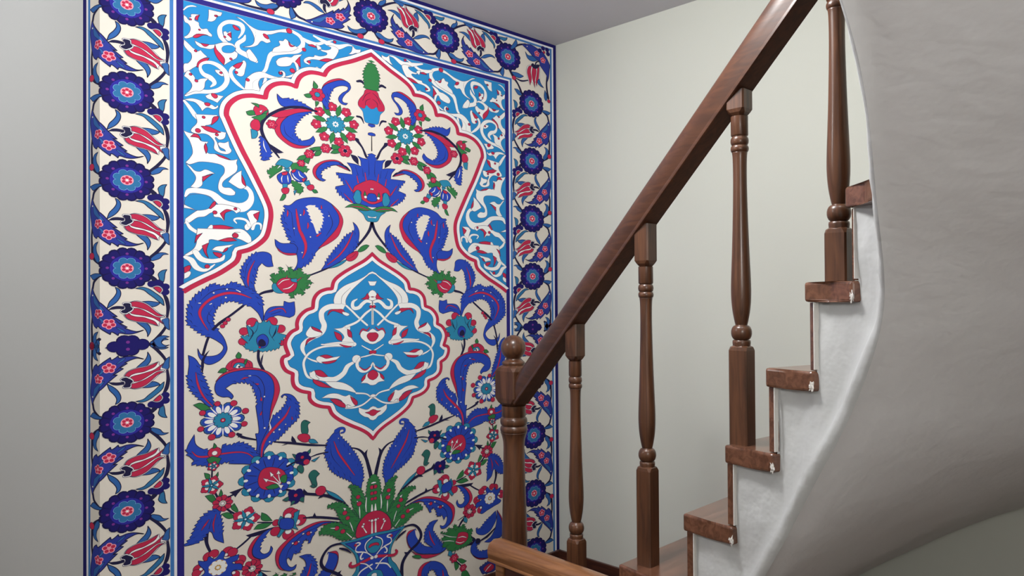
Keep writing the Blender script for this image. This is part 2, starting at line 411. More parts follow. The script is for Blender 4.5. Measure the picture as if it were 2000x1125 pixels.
CORNER = """n s 363,4724,22 246,4827,32 109,4880,27
t2 f 290,4911* 266,4839 324,4752 391,4724 347,4816
n s -327,4515,21 -304,4291,30 -317,4148,35 -338,4044,44
n s 404,4347,42 347,4257,42 251,4140,30 174,3982,42
n s 309,4249,16 192,4225,30 64,4265,17
b2 f 187,4861* 9,4898 -112,4871 -215,4840 -297,4763 -349,4686 -376,4638* -363,4543 -347,4411 -310,4311* -315,4421 -243,4512 -172,4584* -162,4636 -50,4696 70,4788
p c -174,4847,40 -236,4904,40 -319,4900,40 -336,4832,40
c c -256,4839,24
t2 f 117,4752* 60,4702 -30,4709 -131,4664* -29,4619 71,4646
F r -112,4776,54
F r -234,4691,55
w c 79,4848,11
w f -19,4553 72,4512 96,4408 63,4274 24,4186* -6,4255 -70,4154* -77,4272 -97,4187* -159,4310 -171,4476 -151,4579
c f -9,4542* 52,4508 82,4411 53,4294 24,4198* -7,4309 12,4429
c f -22,4510* -8,4399 -31,4279 -70,4170* -71,4289 -99,4458 -85,4508
c f -120,4535* -109,4424 -88,4293 -99,4209* -139,4323 -154,4435 -151,4552
n f 1,4539 -29,4587 -69,4567 -161,4591 -140,4537 -69,4500
n s -162,4658,13 -100,4620,24 -73,4550,19
t2 f -159,4347* -186,4272 -247,4205* -169,4226 -118,4282
c c -348,3991,31 332,4243,38
t2 f -268,4173* -309,4092 -295,3989 -254,4043
t2 f 385,4335* 269,4343 148,4315* 231,4265 328,4279
t2 f 329,4060* 252,4056 178,3981* 253,3973"""
SPANDREL = """w f 3,3922* 29,3903 58,3872 53,3904 72,3917 72,3948 111,3963 160,3970* 126,3946 106,3890 145,3871 150,3835 174,3805 224,3820 243,3789 273,3760 271,3734* 238,3737 184,3740 135,3731 86,3680 24,3643 3,3655* 38,3690 63,3747 65,3791 43,3827 15,3837 3,3882
c f 135,3893* 111,3904 121,3945 153,3961* 140,3926
c f 125,3728* 91,3681 125,3679 184,3727 238,3743* 184,3743
w f 241,4062* 375,4067* 360,4021 329,4005 304,3952 269,3922 231,3917* 239,3970
c c 319,4008,13 152,3786,11 68,3887,11
w s 3,3981,10 39,4030,16 87,4055,16 123,4057,5
w s 540,3800,10 582,3891,31 572,3966,58 504,3983,54 426,3965,42 364,3902,34 349,3833,48 364,3761,55 400,3715,40 451,3685,34 503,3674,27
w f 385,3831* 410,3845 426,3831 457,3856 467,3805 464,3752 436,3731 400,3759
c f 426,3812 462,3848* 467,3773* 441,3797
c f 483,3944 530,3933 556,3902* 519,3891 493,3909
w s 609,3853,12 593,3796,40 529,3720,44 539,3645,61 608,3612,61 672,3591,69 726,3553,33
w f 619,3654* 651,3689 683,3659 715,3616 737,3569 715,3537* 650,3559
w f 509,4062* 578,4052 652,3997 738,3964 826,3977 893,3998 1007,4052 1064,4070 1122,4060* 1076,4026 984,4005 893,3951 837,3921 859,3894 881,3847* 837,3821 782,3832 738,3766 673,3722 576,3694* 673,3748 705,3810 695,3885 652,3964 588,4022
l s 711,3956,2 722,3893,3 694,3813,2
c f 799,3929 837,3928 859,3894 854,3873* 815,3888
w f 106,3642* 179,3619 288,3644 349,3681 410,3709 482,3706 511,3663 503,3622 529,3604 518,3543 471,3498 419,3446 389,3412* 399,3478 369,3534 328,3573 303,3604 258,3579 198,3575 159,3576 120,3603
c f 303,3649* 293,3576 328,3485 389,3418* 399,3491 363,3545 318,3596
k f 369,3617 389,3654 435,3678 482,3681 508,3652 482,3603 435,3580 384,3579
c f 159,3626* 248,3633* 203,3595
w f 5,3625* 43,3593 91,3545 110,3538 140,3521 159,3539 188,3510 228,3476* 188,3447 149,3399 129,3344 90,3303 52,3262 4,3225* 4,3330 43,3352 76,3417 72,3477 38,3505 5,3557
c f 124,3318* 134,3383 178,3438 248,3469* 218,3417 188,3397 149,3337
c c 115,3518,15 66,3222,15 121,3156,17 461,3514,15 400,3772,13
w s 22,2959,22 108,3022,48 256,3057,43 356,3112,49 418,3215,47 409,3315,58 348,3389,53 258,3415,39 178,3382,26 158,3327,27 187,3259,46 257,3226,60 296,3173,41 256,3113,8
w f 302,3339* 358,3340 388,3284 357,3277 307,3315
c c 360,3315,15
w f 4,3188* 42,3260 80,3232 109,3190 109,3153 158,3190 217,3210 237,3209* 207,3164 196,3087 157,3040 108,3029 3,2955* 60,3030 80,3096 51,3151
c c 66,3222,15 121,3156,17
w f 206,2995* 276,3042 336,3031 387,3030* 356,2985 325,2934* 275,2954 225,2968
c f 266,3034 316,3033 326,3003 295,2984
w f 2,2906* 79,2935 156,2928 215,2903 275,2897 305,2879 325,2902 330,2878 285,2845 225,2855 175,2801* 156,2841 108,2892 50,2898
c f 200,2906 250,2911 245,2878 210,2877
w s 7,2889,24 50,2830,38 107,2737,48 136,2700,36
w s 1122,4060,37 1216,4013,44 1245,3925,49 1180,3824,72 1028,3768,78 892,3690,56 852,3587,38 824,3473,35 780,3409,26
w f 892,3717* 915,3777 983,3836 972,3887 1017,3900 1041,3934 1075,3917 1110,3886 1156,3872 1192,3855* 1121,3794 1005,3749
c f 1075,3924* 1110,3873 1156,3872* 1098,3849
w s 1228,4003,30 1311,3972,51 1409,3972,42 1520,4032,27 1609,4079,8
c f 1299,3927* 1360,3951 1415,3921* 1347,3920
w f 1396,3968* 1464,3932 1421,3892*
w s 1373,4073,21 1483,4035,46 1583,4008,70 1666,4003,66 1789,4066,28 1854,4071,9
w f 1533,3993* 1608,4001 1672,3976 1665,3917 1607,3816 1531,3782 1457,3762 1359,3749 1310,3722 1286,3702 1322,3684 1322,3663* 1262,3682 1256,3722 1310,3771 1371,3787 1383,3812 1445,3814 1519,3849 1532,3880 1470,3891 1445,3912* 1520,3919 1583,3965
c f 1432,3755* 1519,3806 1607,3816* 1531,3760
c c 1316,3703,19 1123,3536,30 1257,3853,25 987,3469,22 633,3294,21 515,3359,18 1091,3650,16 1628,4063,20 309,4005,13
w f 1854,4078* 1894,4038 1961,4050* 1947,3995 1894,3980 1854,3955 1801,3940* 1841,3994
w f 937,3609* 971,3658 1051,3700 1109,3709 1144,3746 1239,3786* 1215,3752 1179,3687 1190,3622 1196,3541 1154,3476 1073,3429 1027,3431* 1108,3478 1166,3547 1155,3613 1132,3647 1097,3597 1027,3566 959,3561
c f 1155,3667* 1209,3750* 1216,3594* 1179,3646
w f 595,3148* 606,3222 617,3303 650,3350 704,3403 780,3435 868,3418 936,3408 992,3422 1015,3455 1004,3492 976,3485 1004,3506 1038,3488 1038,3433 981,3386 890,3370 824,3367 769,3340 746,3256 779,3171*
k f 747,3295* 780,3343 792,3240 779,3171* 757,3232
l s 686,3189,2 692,3282,3 769,3347,2
c c 633,3294,21 987,3469,16 1087,4054,34
w s 595,3168,19 532,3217,40 470,3292,43 460,3367,34 502,3429,34 565,3458,12
w f 523,3434* 565,3484 592,3530 618,3498 607,3417 586,3334 533,3321 502,3364
c f 481,3430* 523,3473 586,3509* 565,3458 533,3411 492,3420
c c 515,3359,18
w s 1385,3642,11 1421,3647,21 1419,3605,7
w s 824,3354,30 795,3241,23
w f 1,2532* 48,2516 125,2505 164,2438 233,2437* 208,2370 232,2299 302,2298 382,2260 464,2247 527,2270* 516,2216 526,2179 516,2114 463,2055 381,1968 380,1904 452,1900 504,1855* 493,1816 421,1807 350,1837 330,1898 350,2002 392,2084 382,2158 301,2185 153,2181 56,2136 18,2155* 56,2210 85,2288 57,2419 19,2486
w f 107,2750* 126,2654 67,2544 115,2516 194,2530 243,2514 292,2448 292,2359 352,2319 424,2317 465,2362 445,2410 435,2479* 394,2452 333,2442 348,2394 393,2370 408,2347* 352,2357 323,2440 303,2506 343,2482 394,2510 410,2583* 343,2583 283,2559 204,2620 254,2654 314,2742 324,2782*
c f 160,2617* 214,2572 283,2557 364,2574* 283,2610 234,2625
c f 263,2644* 324,2718 339,2772* 284,2748
c f 62,2469* 106,2514 144,2497 166,2438* 135,2470
c f 208,2421* 227,2349 214,2284* 193,2368
c f 302,2304* 352,2268 464,2247* 382,2285
c c 135,2557,27 318,2540,18 190,2729,17 164,2046,22 298,1580,23 503,1650,18
w f 18,2142* 65,2113 104,2069 152,2063 211,2096 300,2058* 250,2045 181,1992 176,1905 132,1862 64,1866* 103,1933 113,1996 65,2076
c f 176,2004* 280,2049* 240,2013 181,1942*
w s 16,1750,20 54,1816,58 151,1827,63 269,1803,70 369,1713,88 472,1672,103 576,1670,113 651,1742,76 668,1835,50 636,1909,44 578,1941,51 525,1999,63
w f 432,1974* 474,2044 526,2102 568,2134* 568,2056 599,1957 609,1932 556,1900 494,1931
c f 568,2082* 599,2009 615,1933* 573,1979
w f 15,1480* 82,1548 130,1589 278,1666 369,1688 513,1664 555,1629 513,1587* 471,1621 410,1603 389,1480* 348,1521 288,1529 278,1578 199,1521 130,1503 53,1434 5,1418*
c f 348,1572* 410,1628 471,1621* 399,1576 389,1487*
k f 6,1675 35,1752 102,1782 190,1788 259,1752 279,1691 238,1624 150,1591 73,1596 25,1628
c f 238,1624* 294,1718 307,1681 258,1620*
w f 1,1650* 101,1599* 1,1608*
c c 298,1580,23 503,1643,18
c f 277,1421* 378,1429 491,1405* 378,1372 277,1377*
w f 218,1373* 267,1426 277,1364* 227,1348
w s 24,1444,22 62,1374,39 120,1328,36
w f 618,1596* 661,1639 758,1642* 726,1593 725,1501 660,1418 617,1382 596,1439 650,1495*
c f 688,1589* 758,1635* 736,1515* 704,1552
w s 514,1465,12 492,1508,20 554,1526,28 618,1505,28 649,1443,35
w s 768,1406,11 763,1471,25 709,1471,24 681,1406,33
w f 4,1045* 90,1123 119,1199 119,1285 129,1372* 450,1383* 575,1392 659,1307 670,1243* 648,1216 553,1262 449,1281 347,1237 247,1243 236,1193 187,1153 148,1101 109,1075 32,1034
c f 115,1285* 178,1320* 148,1275 100,1185*
c f 327,1236* 449,1281 521,1247* 418,1228
c c 501,1310,32
l s 470,1308,3 496,1348,5 553,1352,5
w s 109,1087,56 167,1003,60 265,981,50 366,1010,44 391,1056,13
c f 172,1164* 237,1205* 216,1104 236,1012* 196,1078
w f 266,1119* 306,1159 377,1175 490,1200* 417,1139 376,1099 326,1109
c f 276,1095* 366,1073 346,1020* 296,1058
c f 371,1086* 397,1138 428,1159* 417,1120
w s 13,1021,36 70,987,57 118,902,58 186,867,37 235,887,31 295,942,9
c f 3,899* 60,919 45,851 3,832*
w f 3,825* 60,851 50,790 2,758*
c c 222,915,25"""
MEDAL = """2108,1157* 2004,1057 1843,951 1712,862 1609,761 1579,648* 1508,640 1421,598 1365,516 1348,389* 1261,352 1189,272 1163,191 1167,116* 1094,72 1041,-13 1029,-92 1067,-223* 1003,-252 994,-331 1034,-422 1114,-476* 1112,-571 1134,-648 1203,-710 1306,-746* 1309,-832 1356,-900 1435,-945 1539,-973* 1576,-1069 1663,-1159 1810,-1260 1940,-1338 2033,-1412 2084,-1478*"""
MEDALLION = """w f 2107,941* 2015,839 1894,764 1736,691 1633,591 1600,493 1606,443* 1759,398* 1753,491 1813,605 1920,721 2028,824 2107,896*
l s 1695,442,4 1709,548,5 1814,663,3
w s 1759,412,22 1836,332,25 1915,243,25 2028,131,25
w s 1606,415,28 1707,399,85 1555,402,70 1461,341,65 1454,243,62 1484,145,64 1446,49,67 1329,-15,62 1239,-92,59 1226,-159,43 1266,-258,14
c f 1522,276* 1555,353 1656,365 1720,356 1764,269* 1655,322 1579,338
w f 1758,320* 1797,290 1758,270 1706,321
w f 1264,44 1319,144* 1355,94 1440,70 1452,21 1378,-3 1305,-6
c f 1331,144* 1428,91 1464,48* 1355,94
c f 1390,-11* 1305,-55 1256,-120* 1287,-26
w f 1602,98* 1704,108 1756,141 1808,110 1794,32 1832,-56 1871,-130 1831,-149* 1702,-91 1729,-22 1678,52
c f 1602,62* 1690,9 1702,-77* 1639,-45
c f 1769,91* 1820,45 1832,-41* 1781,-10
w s 1756,120,34 1901,186,28 2009,299,31 2091,363,23
w f 2108,807* 2089,759 2041,759* 2061,708 2081,682 2107,679*
c f 2108,752* 2084,723 2107,705*
w f 2107,664* 2046,583 2039,518 2105,451*
c f 2106,598* 2069,539 2079,510 2105,505*
c f 2033,591* 2052,510 1944,501* 1998,532
w s 2105,447,29 2025,474,44 1970,438,45 1916,381,49 1850,382,47 1844,461,37 1898,504,11
w s 2105,436,23 2078,407,35 2104,363,28
c c 2078,393,21
w s 2105,363,16 2105,238,16 2106,142,16
w f 2108,152* 2047,42 1966,53 1936,-18 1992,-94 2045,-126 2104,-174*
c f 2107,3* 2061,22 2023,-22 2059,-90 2106,-127*
c f 2108,113* 2078,107 2107,50*
c s 1926,4,6 1966,75,20 2020,58,18 2061,100,6
w s 1831,-161,14 1574,-136,25 1425,-152,25 1302,-219,27 1243,-318,27 1245,-414,28 1284,-527,30 1356,-562,27
w s 1475,-106,6 1651,-107,42 1858,-131,57
w s 1450,-109,14 1638,-129,31 1832,-129,43
c s 1676,-122,8 1753,-156,28 1818,-160,9
w s 1283,-277,10 1336,-311,19 1397,-337,22
w f 1685,-282* 1609,-291 1508,-297 1423,-263 1385,-301 1421,-353 1495,-366 1621,-334
c f 1423,-263* 1509,-252 1596,-290* 1508,-304 1459,-279
c f 1445,-348* 1507,-377 1607,-361 1640,-328* 1545,-342
w s 1957,-157,11 2030,-205,14 2103,-247,14
c f 2104,-232* 2063,-237 2055,-273 2103,-287*
w s 1933,-322,12 2028,-305,18 2103,-287,18
w s 1852,-381,29 1772,-432,56 1719,-527,62 1615,-595,71 1515,-585,64 1368,-535,61 1321,-489,38
w c 1886,-340,58
w f 1303,-488* 1370,-459 1381,-523 1416,-582 1320,-544
c f 1364,-452* 1443,-459 1528,-551* 1466,-552 1393,-517
c f 1343,-567* 1440,-612 1575,-710* 1439,-681 1355,-617
w f 1489,-617* 1690,-645 1818,-723 1895,-825* 1752,-766 1587,-712
w s 1882,-819,23 2015,-847,17 2088,-914,16
w s 1748,-1009,23 1866,-1016,23 1972,-987,21 2089,-900,18
w f 1448,-835* 1536,-790 1636,-795 1738,-843 1790,-827* 1867,-901 1899,-978* 1813,-1009 1735,-999 1686,-893 1560,-849
c f 1547,-862* 1635,-873 1736,-956 1735,-999 1634,-957
c f 1802,-850* 1893,-934 1879,-989 1827,-925
l s 1813,-988,4 1762,-967,7 1768,-1003,4
w s 1926,-336,28 1891,-413,40 1935,-501,44 2002,-517,44 2064,-479,32 2100,-401,11
c s 1923,-452,6 1996,-502,20 2071,-457,6
w f 2100,-423* 2070,-516 2008,-569 1993,-626 1938,-685* 2018,-694 2058,-720 2094,-749*
c f 2099,-489* 2028,-585 2095,-675*
c f 2008,-561* 1960,-608 1952,-658 1996,-626*
w f 2093,-819* 2062,-882 2091,-937*
y f 2092,-878* 2079,-887 2091,-903*
w f 2091,-1017* 2025,-1067 1912,-1023* 1917,-1096 1983,-1163 2037,-1186 2087,-1266*
c f 2091,-1035* 2058,-1094 1991,-1106* 2058,-1145 2088,-1211*"""
ARCH = """2085,4006* 1866,3864 1683,3765 1581,3696 1530,3633 1503,3570* 1406,3574 1321,3559 1237,3504 1189,3430 1163,3328* 1095,3346 1003,3337 912,3295 845,3213 822,3108* 756,3107 670,3100 563,3063 489,3002 437,2926 418,2858 416,2800 426,2777 497,2586 580,2381 664,2199 750,2002 825,1826 869,1698 879,1593 868,1486 850,1386 822,1304 756,1222 658,1145 542,1100* 536,1042 509,977 426,898 324,820 195,742 78,667 -3,606"""
